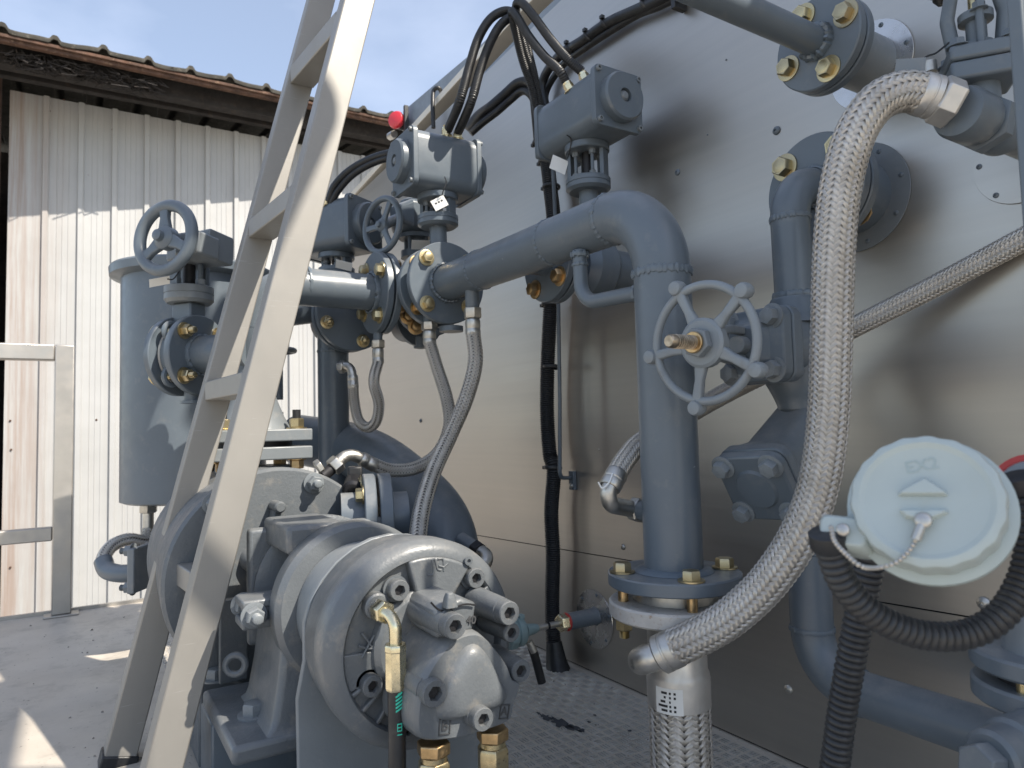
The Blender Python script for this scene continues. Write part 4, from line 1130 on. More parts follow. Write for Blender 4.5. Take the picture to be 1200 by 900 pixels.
# --- large dark suction pipe and its flange behind the motor
T = Thing('suction_pipe', 'large dark pipe bending down behind the hydraulic motor', 'pipe', P(500, 590, 1.75))
sp_ = catmull([P(350, 515, 2.25), P(405, 525, 2.1), P(442, 541, 1.95), P(480, 572, 1.82), P(508, 603, 1.73), P(522, 640, 1.68), P(524, 700, 1.66), P(524, 760, 1.66)], 8)
T.part('bend', MB().tube(sp_, .079, 48), 'paint')
T.part('port', MB().cyl(P(540, 632, 1.62), P(556, 643, 1.585), .017, 22), 'paint')
hexnut(T, P(555, 642, 1.587), P(562, 647, 1.575), .038, 'darksteel')
T.part('elbow_end', MB().tube(fillet([P(560, 645, 1.58), P(574, 652, 1.56), P(562, 668, 1.54)], .02, 8), .0155, 22), 'steel')

# ------------------------------------------------------------------ left strainer vessel
vb = P(229, 585, 2.1); VR = .200
vt = P(229, 318, 2.1)
T = Thing('vessel', 'tall blue grey cylindrical vessel with a wide lid rim before the white shed', 'vessel', V((vb.x, vb.y, vb.z)))
T.part('shell', MB().lathe((vb.x, vb.y, vb.z), ZA, [(VR * .93, 0), (VR, .006), (VR * 1.005, vt.z - vb.z - .03)], 72), 'paint')
T.part('rim', MB().lathe((vb.x, vb.y, vt.z - .03), ZA, [(VR + .002, 0), (VR + .03, .008), (VR + .032, .03), (VR + .028, .036), (VR - .02, .038)], 72), 'paint')
fx = P(174, 592, 1.98)
fx = V((fx.x, fx.y, vb.z))
hexnut(T, fx + ZA * .001, fx - ZA * .024, .042, 'steel', 'drain_nut', roll=.2)
T.part('drain_pipe', MB().cyl(fx - ZA * .024, fx - ZA * .075, .014, 20), 'steel')
T.part('leg', MB().b2((vb.x - .05, vb.y + .10, DZ), (vb.x + .01, vb.y + .16, vb.z + .01)), 'paint')
T.part('leg', MB().b2((vb.x - .15, vb.y + .02, DZ), (vb.x - .09, vb.y + .08, vb.z + .01)), 'paint')

# ------------------------------------------------------------------ left butterfly valve with big handwheel
n = V((.80, .60, 0)).normalized(); s = ZA.cross(n)
fc_ = P(236, 416, 1.72)
T = Thing('geared_valve', 'geared valve with a large spoked handwheel in front of the vessel', 'valve', fc_)
R_ = .098
T.part('valve_flange', MB().lathe(fc_ - n * .018, n, [(R_ - .002, 0), (R_, .002), (R_, .016), (R_ - .002, .018)], 60), 'paint')
T.part('valve_flange', MB().lathe(fc_ - n * .082, n, [(R_ - .002, 0), (R_, .002), (R_, .016), (R_ - .002, .018)], 60), 'paint')
T.part('body', MB().lathe(fc_ - n * .063, n, [(.07, 0), (.075, .005), (.075, .038), (.07, .044)], 48), 'paint')
T.part('raised_face', MB().lathe(fc_ - n * .058, n, [(.0765, 0), (.0765, .006)], 48), 'collar')
T.part('pipe', MB().cyl(fc_, fc_ + n * .16, .046, 36), 'paint')
T.part('weld', MB().weld(fc_ + n * .003, n, .048, .005, 50), 'weld')
for k in range(4):
    a = radians(45) + k * pi / 2; x, y, z = basis(n); p = fc_ + (x * cos(a) + y * sin(a)) * .076
    T.inst('nut', fm('nut', 'brass'), p + n * .0005, n, random.random(), None, .026)
    T.part('stud', MB().cyl(p - n * .019, p - n * .064, .0085, 12), 'brass')
    T.part('eye_lug', MB().torus(p - n * .04, n, .02, .007, 24, 8), 'paint')
    T.inst('bolt', fm('bolt', 'brass'), p - n * .083, -n, random.random(), None, .026)
T.part('drain_boss', MB().lathe(fc_ - n * .03 - ZA * .09, -ZA, [(.018, 0), (.018, .02), (.026, .021), (.026, .028)], 24), 'paint')
gb = P(230, 296, 1.72); gx, gy = fc_.x - n.x * .04, fc_.y - n.y * .04
zt2 = fc_.z
def zpx(py): return P(228, py, 1.72).z
T.part('neck', MB().box(V((gx, gy, (zpx(362) + zpx(385)) / 2)), (.06, .05, zpx(352) - zpx(390)), (n, s, ZA)), 'paint', bevel=.004)
T.part('base_disc', MB().lathe(V((gx, gy, zpx(334))), -ZA, [(.054, 0), (.057, .002), (.057, .018), (.0555, .0185), (.0555, .0205), (.057, .021), (.057, .034), (.05, .042)], 44), 'paint2')
for k in range(4):
    ang = .6 + k * pi / 2; d = V((cos(ang), sin(ang), 0)) * .038; p = V((gx, gy, zpx(334))) + d
    T.part('stud', MB().cyl(p, V((p.x, p.y, zpx(308))), .006, 10), 'paint')
    T.inst('nut', fm('nut', 'paint2'), p, ZA, .3 * k, None, .02)
for k in range(2):
    d = s * (.046 * (1 if k else -1))
    T.part('pillar', MB().box(V((gx, gy, (zpx(308) + zpx(335)) / 2)) + d, (.03, .011, zpx(306) - zpx(335)), (n, s, ZA)), 'paint', bevel=.001)
T.part('shaft', MB().cyl((gx, gy, zpx(335)), (gx, gy, zpx(306)), .015, 18), 'darksteel')
wn = V((.62, -.78, .07)).normalized()
gz = zpx(297)
wsx = ZA.cross(wn).normalized(); wup = wn.cross(wsx)
gcen = V((gx, gy, gz + .012)) + wsx * .026
T.part('gearbox', MB().loft([rrect(gcen + wsx * h, a, b, .008, wn, wup) for h, a, b in ((-.055, .042, .034), (.03, .042, .034), (.065, .042, .036), (.075, .042, .036))]), 'paint2', bevel=.003)
for h in (-.035, -.01, .015, .04):
    T.part('cover_lug', MB().box(gcen + wsx * h + wup * .034, (.016, .05, .012), (wsx, wn, wup)), 'paint2', bevel=.003)
wc2 = P(194, 279, 1.60)
T.part('input_shaft', MB().cyl(wc2 - wn * .09, wc2 + wn * .004, .013, 18), 'paint2')
T.part('gear_nose', MB().box(wc2 - wn * .075 + wsx * .02, (.07, .07, .055), (wsx, wn, wup)), 'paint2', bevel=.006)
hwp = handwheel(T, wc2, wn, .076, .0135, 3, .027, 'paint', rot=radians(125), ell=1.0, spoke=.011)
tgx = P(187, 330, 1.64)
T.part('tag', MB().box(tgx, (.045, .0008, .022), (V((.3, .85, .2)).normalized(), V((-.5, .3, .75)).normalized(), V((.7, -.1, .7)).normalized())), 'tag')
T.part('tag_wire', MB().tube(catmull([P(196, 327, 1.64), P(203, 327, 1.65), P(210, 318, 1.66)], 5), .0015, 6), 'black')
# drain hose from the vessel bottom to the pump flange
hp = [fx - ZA * .07, P(170, 634, 1.96), P(150, 632, 1.92), P(131, 640, 1.88), P(121, 655, 1.84), P(124, 667, 1.82), P(133, 671, 1.80)]
T = flex('braided drain hose curling out to the left below the vessel', hp, .0165, 8)
T.part('elbow_end', MB().tube(catmull([P(121, 657, 1.835), P(126, 668, 1.815), P(141, 672, 1.79), P(168, 671, 1.77)], 8), .0225, 26), 'paint')
pf = P(166, 665, 1.77)
T.part('end_flange', MB().box(pf, (.018, .10, .11), (V((.55, .83, 0)).normalized(), V((.83, -.55, 0)).normalized(), ZA)), 'paint2', bevel=.003)
for dz in (-.045, .045):
    T.inst('bolt', fm('nut', 'paint2'), pf + ZA * dz - V((.55, .83, 0)).normalized() * .009 + V((.83, -.55, 0)) * .02, (-.55, -.83, 0), .2, None, .025)
# ================================================================== PUMP, BEARING HOUSING, HYDRAULIC MOTOR
AY, AZ_ = .397, -.282
def A(x, dy=0, dz=0): return V((x, AY + dy, AZ_ + dz))
# ---- pump casing (big round cover facing the viewer)
CX = -1.45
cc = PX(328, 674, CX); CR = .212
T = Thing('pump', 'grey asphalt pump with a big round cover and square bolted flange behind the ladder', 'pump', V((cc.x - .2, cc.y, DZ)))
T.part('casing', MB().lathe(cc - XA * .42, XA, [(CR * .8, 0), (CR * .97, .03), (CR * .97, .37), (CR - .004, .372), (CR - .001, .376), (CR, .382), (CR, .413), (CR - .006, .42)], 90), 'cast')
for (px_, py_) in ((367, 566), (424, 617), (250, 590)):
    p = PX(px_, py_, CX)
    T.part('bolt_pad', MB().cyl(p - XA * .001, p + XA * .004, .017, 24), 'cast')
    T.inst('cover_bolt', fm('nut', 'paint2'), p + XA * .004, XA, random.random(), None, .027)
m = MB()
lugp = [PX(x, y, CX) for x, y in ((303, 690), (300, 662), (310, 632), (316, 598), (322, 585), (328, 588), (330, 620), (326, 690))]
m.prism(lugp, XA * .035); T.part('lifting_lug', m, 'cast_light', bevel=.004)
T.part('lug', MB().cyl(PX(321, 592, CX + .0) , PX(321, 592, CX) + XA * .055, .011, 20, ch=.003), 'cast_light')
T.part('lug', MB().cyl(PX(316, 617, CX + .0) , PX(316, 617, CX) + XA * .05, .012, 20, ch=.003), 'cast_light')
T.part('boss', MB().lathe(PX(297, 655, CX), XA, [(.026, 0), (.022, .02), (.012, .03)], 28), 'cast_light')
T.part('pedestal', MB().b2((CX - .38, cc.y - .14, DZ + .002), (CX - .06, cc.y + .14, cc.z - CR * .7)), 'cast', bevel=.006)
# square flange pair on top
FCX, FCY = -1.765, .36
ft = PZ(366, 503, 0)
def zf(py): return PX(300, py, -1.655).z
T.part('throat', MB().cyl((FCX, FCY, zf(548)), (FCX, FCY, cc.z), .085, 40), 'paint')
fl1 = T.part('square_flange', MB().b2((FCX - .11, FCY - .112, zf(540)), (FCX + .11, FCY + .112, zf(524.5))), 'paint2', bevel=.003)
fl2 = T.part('square_flange', MB().b2((FCX - .11, FCY - .112, zf(518)), (FCX + .11, FCY + .112, zf(503.5))), 'paint2', bevel=.003)
T.part('gasket', MB().cyl((FCX, FCY, zf(524.3)), (FCX, FCY, zf(518.2)), .09, 40), 'darksteel')
T.part('neck', MB().lathe((FCX, FCY, zf(503.4)), ZA, [(.088, 0), (.072, .03), (.05, .085), (.0478, .10)], 44), 'paint2')
for i in (-1, 1):
    for j in (-1, 1):
        p = V((FCX + .082 * i, FCY + .082 * j, zf(503.4)))
        T.inst('nut', fm('nut', 'brass'), p, ZA, .3 * i + .2 * j, None, .03)
        T.part('stud', MB().cyl(p, p + ZA * .045, .0095, 14), 'black')
        T.inst('nut', fm('nut', 'copper'), V((p.x, p.y, zf(540.2))), -ZA, .5, None, .028)
# side outlet flange pair (axis along Y)
oc = P(440, 607, 1.46)
odir = V((.28, .96, 0)).normalized()
T.part('outlet_flange', MB().lathe(oc - odir * .026, odir, [(.09, 0), (.092, .002), (.092, .022), (.09, .024)], 56), 'paint')
T.part('outlet_flange', MB().lathe(oc + odir * .004, odir, [(.09, 0), (.092, .002), (.092, .024), (.09, .026)], 56), 'paint')
T.part('outlet_neck', MB().cyl(oc - odir * .07, oc - odir * .02, .055, 36), 'paint')
T.part('outlet_pipe', MB().cyl(oc + odir * .02, oc + odir * .065, .052, 36), 'paint')
bolts(T, oc - odir * .027, -odir, .145, 6, .024, 'brass', phase=.3)
T.part('plug_block', MB().box(P(416, 560, 1.52), (.03, .03, .05), (odir, ZA.cross(odir), ZA)), 'black', bevel=.004)
T.part('hose_end', MB().lathe(P(413, 574, 1.46), V((.7, -.3, -.3)), [(.018, -.04), (.021, 0), (.016, .004), (.016, .008), (.010, .009), (.010, .004)], 28), 'darksteel')

# ---- bearing housing with foot
T = Thing('bearing_housing', 'cast grey bearing housing on a bolted foot between pump and hydraulic motor', 'bearing housing', V((-1.22, AY, DZ)))
hb = T.part('front_ring', MB().lathe(A(-1.185), XA, [(.10, 0), (.128, .003), (.134, .012), (.134, .045), (.126, .056), (.112, .058)], 72), 'cast_light')
T.part('rear_ring', MB().lathe(A(-1.345), XA, [(.128, 0), (.128, .03), (.11, .036)], 64), 'cast')
T.part('hub', MB().lathe(A(-1.32), XA, [(.088, 0), (.088, .14)], 48), 'cast')
def boxb(name, lo, hi, mat='cast_light', bv=.006, par=None): return T.part(name, MB().b2(lo, hi), mat, par, bevel=bv, seg=3)
boxb('top_slab', (-1.345, AY - .105, AZ_ + .085), (-1.175, AY - .005, AZ_ + .132), bv=.008)
boxb('rear_plate', (-1.345, AY - .136, AZ_ - .09), (-1.322, AY + .136, AZ_ + .115), 'cast', bv=.008)
boxb('clamp_arm', (-1.25, AY - .172, AZ_ + .006), (-1.185, AY - .11, AZ_ + .020), bv=.004)
boxb('clamp_arm', (-1.25, AY - .172, AZ_ - .026), (-1.185, AY - .11, AZ_ - .012), bv=.004)
for x in (-1.175, -1.26):
    T.inst('clamp_bolt', fm('nut', 'paint2'), V((x - .01, AY - .155, AZ_ - .003)), XA, .4, None, .026)
T.part('web', MB().loft([rrect(V((-1.225 + dx, AY, z)), hx, hy, r, XA, YA, 4) for z, dx, hx, hy, r in ((-.455, 0, .104, .150, .006), (-.447, 0, .098, .142, .008), (-.435, 0, .096, .139, .012), (AZ_ - .10, -.006, .094, .128, .012), (AZ_ - .02, -.01, .09, .118, .012))]), 'cast_light', smooth=50)
foot = MB().b2((-1.40, AY - .20, -.482), (-1.115, AY + .20, -.454))
T.part('foot', foot, 'cast', bevel=.008, seg=3)
for (px_, py_) in ((298, 838), (254, 796)):
    p = PZ(px_, py_, -.454); T.inst('foot_bolt', fm('bolt', 'paint2'), p, ZA, .2, None, .033)
T.part('drain_plug', MB().torus(PX(276, 779, -1.30), V((.9, -.4, 0)), .016, .006, 24, 10), 'cast')
T.part('side_rib', MB().b2((-1.42, AY - .17, -.454), (-1.405, AY - .12, AZ_ - .02)), 'cast', bevel=.003)
T.part('foot_block', MB().b2((-1.42, AY - .20, DZ + .004), (-1.30, AY + .2, -.4825)), 'paint', bevel=.004)
# base frame under the foot
T = Thing('base_frame', 'grey steel base plates under the bearing housing foot, with bolts', 'base frame', V((-1.1, AY, DZ)))
T.part('side_bar', MB().b2((-1.45, AY - .30, DZ + .001), (-1.02, AY - .215, DZ + .02)), 'paint', bevel=.003)
p = PZ(259, 874, DZ + .02); T.inst('bolt', fm('bolt', 'paint'), V((-1.13, AY - .258, DZ + .02)), ZA, .3, None, .03)
T.part('step_plate', MB().b2((-1.085, AY - .145, -.53), (-.99, AY + .15, -.515)), 'paint2', bevel=.002)
T.part('step_leg', MB().b2((-1.08, AY - .14, DZ + .001), (-1.0, AY + .145, -.531)), 'paint', bevel=.002)
T.inst('bolt', fm('bolt', 'paint2'), V((-1.035, AY - .085, -.515)), ZA, .1, None, .028)
# ---- motor bracket plate
BX = -1.0
T = Thing('motor_bracket', 'grey upright steel bracket plate carrying the hydraulic motor', 'bracket', V((BX, AY, DZ)))
poly = []
poly += [V((BX, .262, DZ + .003)), V((BX, .258, -.36)), V((BX, .268, -.31))]
for k in range(13):
    a = radians(170 - k * 160 / 12); poly.append(V((BX, AY + cos(a) * .131, AZ_ + sin(a) * .131)))
poly += [V((BX, .545, -.33)), V((BX, .56, DZ + .003))]
T.part('plate', MB().prism(poly, XA * .012), 'paint2', bevel=.0015)
T.part('gusset', MB().prism([V((BX - .001, .285, DZ + .003)), V((BX - .05, .285, DZ + .003)), V((BX - .012, .285, -.40)), V((BX - .001, .285, -.40))], YA * -.012), 'cast_light', bevel=.001)
T.part('shroud', MB().lathe(A(-1.125), XA, [(.104, 0), (.104, .124)], 64), 'paint2')

# ---- hydraulic motor
T = Thing('hydraulic_motor', 'large round grey cast hydraulic motor with letters A and B at its ports', 'motor', A(-.9))
XFm = -.868
T.part('housing', MB().lathe(A(-.987), XA, [(.118, 0), (.128, .002), (.131, .008), (.132, .055), (.1355, .062), (.1365, .07), (.1365, .102), (.1350, .106), (.1275, .1135), (.122, .1168), (.114, .1175), (.111, .114), (.1095, .106), (.08, .104), (.0, .104)], 110, (True, False)), 'cast_light')
FXm = -.883
def F2(px_, py_, x=FXm): return PX(px_, py_, x)
# raised pads around the face
def pad(name, pix, x0, dx, mat='cast_light', bv=.004, par=None):
    return T.part(name, MB().prism([F2(a, b, x0 + dx) - XA * dx for a, b in pix], XA * dx), mat, par, bevel=bv, seg=3)
def sector(name, r0, r1, a0, a1, x0, dx, n=14, bv=.004):
    po = [A(x0, cos(radians(a0 + (a1 - a0) * k / n)) * r1, sin(radians(a0 + (a1 - a0) * k / n)) * r1) for k in range(n + 1)]
    pi_ = [A(x0, cos(radians(a1 + (a0 - a1) * k / n)) * r0, sin(radians(a1 + (a0 - a1) * k / n)) * r0) for k in range(n + 1)]
    return T.part(name, MB().prism(po + pi_, XA * dx), 'cast_light', bevel=bv, seg=3)
pd = sector('logo_pad', .066, .114, 55, 103, FXm - .001, .0165)
sector('side_pad', .066, .113, 14, 34, FXm - .001, .014)
sector('side_pad', .06, .112, 178, 203, FXm - .001, .007, bv=.003)
T.part('inner_ring', MB().lathe(A(FXm - .001), XA, [(.075, 0), (.073, .012), (.066, .018), (.06, .018), (.03, .018)], 64), 'cast_light')
for a in (205, 218, 232, 246):
    ca, sa = cos(radians(a)), sin(radians(a)); d = V((0, ca, sa)); tn = V((0, -sa, ca))
    T.part('rib', MB().box(A(FXm + .004) + d * .088, (.010, .05, .006), (XA, d, tn)), 'cast_light', bevel=.002)
# cast logo on the pad: plain strokes as seen
lc = F2(512, 668, FXm + .0157)
def stroke(pix, r=.0013, par=None, x=FXm + .0158, mat='cast_light', nm='emblem'):
    return T.part(nm, MB().tube(catmull([PX(a, b, x) for a, b in pix], 5), r, 8), mat, par)
stroke([(501, 674), (507, 673), (508, 665), (506, 657)], par=pd)
stroke([(506, 657), (509, 655), (511, 660), (513, 667), (517, 668)], par=pd)
stroke([(513, 655), (519, 655), (520, 662), (520, 669)], par=pd)
stroke([(514, 663), (520, 664), (525, 660)], par=pd)
for pix in (((424, 742), (432, 752), (441, 766)), ((439, 744), (432, 756), (424, 771)), ((420, 757), (433, 760), (446, 757))):
    stroke(pix, .0016, None, FXm + .0062)
# port block
XB = -.775
front = [(492, 866), (489, 826), (500, 790), (528, 752), (556, 741), (574, 752), (594, 778), (602, 797), (611, 803), (604, 826), (597, 846), (560, 860), (532, 867)]
def dens(pix, n=3):
    out = []
    for (a, b), (c, d) in zip(pix, pix[1:] + pix[:1]):
        for k in range(n): out.append((a + (c - a) * k / n, b + (d - b) * k / n))
    return out
def loop(pix, n=4):
    q = catmull([V((a, b, 0)) for a, b in pix[-2:] + pix + pix[:2]], n)
    return [(p.x, p.y) for p in q[2 * n:(len(pix) + 2) * n]]
fp = [PX(a, b, XB) for a, b in loop(front)]
ctr = sum(fp, V()) / len(fp)
def sc(f, x, up=0): return [V((x, ctr.y + (p.y - ctr.y) * f, ctr.z + (p.z - ctr.z) * f + up)) for p in fp]
pbk = T.part('port_block', MB().loft([sc(1.06, -.868), sc(1.03, -.83), sc(1.01, XB - .012), sc(.985, XB - .003), sc(.95, XB)]), 'cast_light', smooth=45)
hill = [(512, 838), (520, 800), (540, 765), (556, 756), (570, 768), (584, 795), (592, 812), (585, 826), (560, 834), (535, 842)]
hp_ = [PX(a, b, XB) for a, b in loop(hill)]
hcc = sum(hp_, V()) / len(hp_)
T.part('port_bulge', MB().loft([[V((XB - .003 + x, hcc.y + (p.y - hcc.y) * f, hcc.z + (p.z - hcc.z) * f)) for p in hp_] for f, x in ((1.06, 0), (1.02, .004), (.95, .009), (.84, .0125), (.62, .0145), (.28, .0152), (.02, .0154))]), 'cast_light', pbk, smooth=70)
# upper cover between the bosses
cov_ = [(518, 752), (515, 722), (522, 711), (548, 702), (566, 710), (562, 742), (540, 750)]
T.part('upper_cover', MB().loft([[PX(a, b, XB + .0) + V((dx, 0, 0)) for a, b in dens(cov_)] for dx in (-.10, -.02)] + [[PX(a, b, XB) + V((-.012, 0, 0)) + ((PX(528, 725, XB) - PX(a, b, XB)) * .12) for a, b in dens(cov_)]]), 'cast_light', bevel=.003)
T.part('seam', MB().tube(catmull([PX(a, b, XB - .0085) for a, b in ((505, 706), (512, 713), (520, 716), (532, 712), (545, 708), (557, 709))], 4), .0012, 6), 'darksteel')
T.part('vent_lug', MB().loft([rrect(PX(527, 702, XB - .005) + ZA * h, a, a, .002, XA, YA, 3) for h, a in ((-.010, .008), (.002, .006), (.008, .004))]), 'cast_light', bevel=.001)
# bosses with socket screws: (screw face px, x of the head face, radius)
def boss(px_, py_, xh, r, back, headr=None, tap=1.12):
    c = PX(px_, py_, xh - .0125)
    hr = headr or r * .92
    T.part('screw_boss', MB().lathe(V((back, c.y, c.z)), XA, [(r * tap, 0), (r, (c.x - back) * .9), (r * .97, c.x - back)], 32), 'cast_light')
    T.inst('socket_screw', fm('screw', 'cast_light'), c - XA * .001, XA, .35, None, 2 * hr)
    T.inst('socket', fm('sock', 'darksteel'), c + XA * (.002), XA, .35, None, 2 * hr)
FM[('sock', 'darksteel')] = mesh_of('socket', MB().lathe((0, 0, 0.235), ZA, [(.235, 0), (.235, .005)], 6), 'darksteel')
boss(527, 731, -.765, .0165, -.872)
boss(590, 716, -.785, .0165, -.872)
boss(503, 808, -.768, .0175, -.85)
boss(604, 783, -.783, .0155, -.85)
boss(560, 839, -.752, .0150, -.80)
boss(594, 739, -.80, .0125, -.868, .0125)
for (px_, py_, x, r) in ((464, 690, -.860, .0128), (553, 676, -.862, .0128), (433, 801, -.862, .0128), (474, 851, -.862, .011)):
    c = PX(px_, py_, x - .014)
    T.part('counterbore', MB().cyl(c - XA * .012, c - XA * .001, .017, 28), 'cast')
    T.inst('socket_screw', fm('screw', 'cast_light'), c - XA * .001, XA, .2, None, .027)
    T.inst('socket', fm('sock', 'darksteel'), c + XA * .0012, XA, .2, None, .027)
c = PX(548, 657, -.868); T.part('small_screw', MB().lathe(c, XA, [(.006, 0), (.006, .004), (.0028, .0042), (.0026, .001), (0, .001)], 20, (True, False)), 'cast')
def cast_letter(t, px_, py_, sz, par, x=XB + .0008, frame=True, tilt=0):
    c = PX(px_, py_, x); up = V((0, sin(tilt), cos(tilt))); rt = V((0, cos(tilt), -sin(tilt)))
    text_part(T, t, c, rt, up, sz, 'letter_shade_dirt', .0007, 'letter', par, .0002)
    if frame:
        w_, h_ = sz * .42, sz * .56
        m = MB()
        for (dx, dz, sx, sz_) in ((0, h_, w_ + .0006, .0006), (0, -h_, w_ + .0006, .0006), (w_, 0, .0006, h_), (-w_, 0, .0006, h_)):
            m.box(c + rt * dx + up * dz, (.0022, sx * 2, sz_ * 2), (XA, rt, up))
        T.part('letter_frame', m, 'letter_shade_dirt', par)
cast_letter('B', 521, 851, .0165, pbk, XB + .0004, tilt=.1)
cast_letter('A', 591, 834, .0145, pbk, XB + .0006, tilt=.2)
cast_letter('40', 552, 727, .0135, None, XB - .0108, False, .1)

# ---- brass ports, brass elbow and thin hydraulic hose
def union(label, px_, py_, x):
    T = Thing('hose_union', label, 'fitting', PX(px_, py_, x))
    c = PX(px_, py_, x)
    hexnut(T, c, c - ZA * .016, .036, 'copper', 'hex_collar', roll=.2)
    T.part('sleeve', MB().lathe(c - ZA * .0162, -ZA, [(.0165, 0), (.0165, .006)], 24), 'brass')
    hexnut(T, c - ZA * .0224, c - ZA * .062, .036, 'brass', 'hex_nut', roll=.35)
    T.part('tube', MB().cyl(c - ZA * .0622, c - ZA * .20, .0115, 20), 'brass')
    hexnut(T, c - ZA * .072, c - ZA * .105, .034, 'brass', 'hex_nut', roll=.1)
union('brass hose union under the port marked B', 508, 868, -.80)
union('brass hose union under the port marked A', 577, 852, -.80)
T = Thing('hydraulic_hose', 'thin black hydraulic hose with a brass elbow hanging from the motor face', 'hose', PX(440, 716, -.86))
c = PX(441, 713, -.872)
T.part('port_boss', MB().lathe(PX(437, 708, -.886), XA, [(.018, 0), (.0165, .016), (.014, .018)], 28), 'cast_light')
hexnut(T, c, c + XA * .008 , .022, 'steel', 'lock_nut', roll=.2)
hexnut(T, c + XA * .009, c + XA * .030 + YA * .001, .025, 'brasspale', 'hex_nut', roll=.1)
e0 = c + XA * .028
q1, q2 = PX(463, 722, -.825), PX(464, 757, -.822)
q2 = V((q1.x, q1.y, q2.z))
T.part('elbow_tube', MB().tube(fillet([e0, V((q1.x, q1.y, e0.z - .001)), q2], .018, 10), .0078, 22), 'brasspale')
fz0, fz1 = q2.z, PX(464, 808, q1.x).z
x, y, z = basis(ZA); m = MB()
m.rings([[V((q1.x, q1.y, zz)) + (x * cos(pi / 4 * k) + y * sin(pi / 4 * k)) * r for k in range(8)] for zz, r in ((fz0 + .002, .0128), (fz0, .0138), (fz0 - .006, .0138), (fz0 - .0065, .0133), (fz1 + .004, .0136), (fz1, .0126))])
T.part('crimp_sleeve', m, 'brasspale', bevel=.0008)
hs = [V((q1.x, q1.y, fz1)), V((q1.x + .001, q1.y, fz1 - .05)), V((q1.x + .003, q1.y - .002, fz1 - .12)), V((q1.x + .006, q1.y - .004, fz1 - .26))]
T.part('hose', MB().tube(catmull(hs, 8), .0108, 26), 'black')
# green print on the hose
av = atan2(-q1.y, -q1.x)
def hprint(z0, z1, a0, a1, sl=0):
    m = MB(); n = 5
    m.rings([[V((q1.x + .0012 + cos(av + a0 + (a1 - a0) * i / n) * .0112, q1.y + sin(av + a0 + (a1 - a0) * i / n) * .0112, zz + sl * i / n)) for i in range(n + 1)] for zz in (z0, z1)], (False, False), closed=False)
    T.part('print', m, 'green_ink')
for k in range(5): hprint(fz1 - .004 - k * .0042, fz1 - .0064 - k * .0042, -.12, .62, .0045)
hprint(fz1 - .0012, fz1 - .0022, .1, .62, .002)
zz = fz1 - .036
hprint(zz, zz - .0014, .0, .55); hprint(zz - .004, zz - .0054, .0, .55); hprint(zz - .008, zz - .0094, .0, .55)
hprint(zz, zz - .0094, .0, .09); hprint(zz, zz - .0094, .46, .55); hprint(zz - .0125, zz - .0139, .0, .55)

# ================================================================== CABLES
def loom_pts(l, y): return [PY(a, b, y) for a, b in l]
Y1 = W - .045
T = Thing('cable_loom', 'thick black corrugated cable loom strapped down the tank wall to the deck', 'cable', PY(650, 788, Y1))
lm = loom_pts([(634, 165), (641, 190), (645, 222), (649, 262), (648, 310), (645, 360), (642, 420), (641, 480), (644, 530), (649, 552), (646, 600), (648, 650), (647, 700), (648, 745), (652, 789)], Y1)
lp_ = catmull(lm, 10)
corrug(T, lp_, .0205, 'black', .0058, .14, 'loom_tube', seg=20)
T.part('flared_end', MB().tube(catmull(loom_pts([(649, 752), (652, 775), (655, 790)], Y1 - .01), 6), lambda i: .021 + .0012 * i, 20), 'black')
for (px_, py_) in ((634, 168), (641, 190), (646, 219), (645, 357), (648, 548), (647, 430)):
    c = PY(px_ , py_, Y1)
    tie = T.part('cable_tie', MB().torus(c, (0, .1, 1), .0225, .0032, 30, 8, 1.6), 'blackfade')
    T.part('tie_head', MB().box(c + V((-.022, -.012, .0)), (.012, .010, .009)), 'blackfade', tie, bevel=.001)
T.part('guide_rod', MB().tube(fillet([PY(648, 195, Y1 - .018), PY(654, 330, Y1 - .018), PY(656, 470, Y1 - .02), PY(656, 560, Y1 - .022), PY(669, 560, W - .012)], .02, 6), .0052, 14), 'paint')
bk = PY(671, 563, W - .006)
T.part('wall_bracket', MB().box(bk, (.022, .010, .05)), 'paint', bevel=.001)
T.inst('rivet', fm('rivet', 'steel'), bk + V((0, -.005, -.014)), -YA, 0, None, .015)
TOP = [PY(637, 168, Y1)]
def conduit(label, pts, r=.0098, cor=True, group='black cable conduits', mat='black'):
    T = Thing('cable_conduit', label, 'cable', pts[0], group)
    P3 = catmull(pts, 10)
    if cor: corrug(T, P3, r, mat, .0046, .13, 'corrugated_tube')
    else: T.part('sheath', MB().tube(P3, r, 16), mat)
    return T
g0, g1 = PX(523, 157, -1.585), PX(536, 160, -1.58)
def lerpd(lst, d0, d1):
    n = len(lst) - 1; return [P(a, b, d0 + (d1 - d0) * i / n) for i, (a, b) in enumerate(lst)]
conduit('outer left black conduit arching from the tagged actuator up to the loom', [PX(525, 152, -1.58)] + lerpd([(539, 118), (550, 78), (561, 44), (576, 21), (594, 13), (608, 22), (618, 52), (624, 100), (630, 165)], 1.70, 1.90), .0115)
conduit('inner left black conduit arching from the tagged actuator up to the loom', [PX(537, 155, -1.575)] + lerpd([(552, 120), (562, 84), (574, 51), (587, 29), (600, 22), (612, 38), (621, 68), (630, 110), (636, 165)], 1.70, 1.89), .0115)
gA = V((a2.x + .043, a2.y - .03, a2.z + .0655)) + V((-.25, -.3, 1)).normalized() * .026
gB = V((a2.x + .015, a2.y - .052, a2.z + .05)) + V((-.25, -.45, 1)).normalized() * .026
conduit('upper right black conduit curling from the wall actuator over to the loom', [gA] + lerpd([(664, 68), (645, 46), (626, 20), (612, 4), (605, 6), (607, 26), (615, 60), (628, 100), (640, 165)], 1.60, 1.88), .0108)
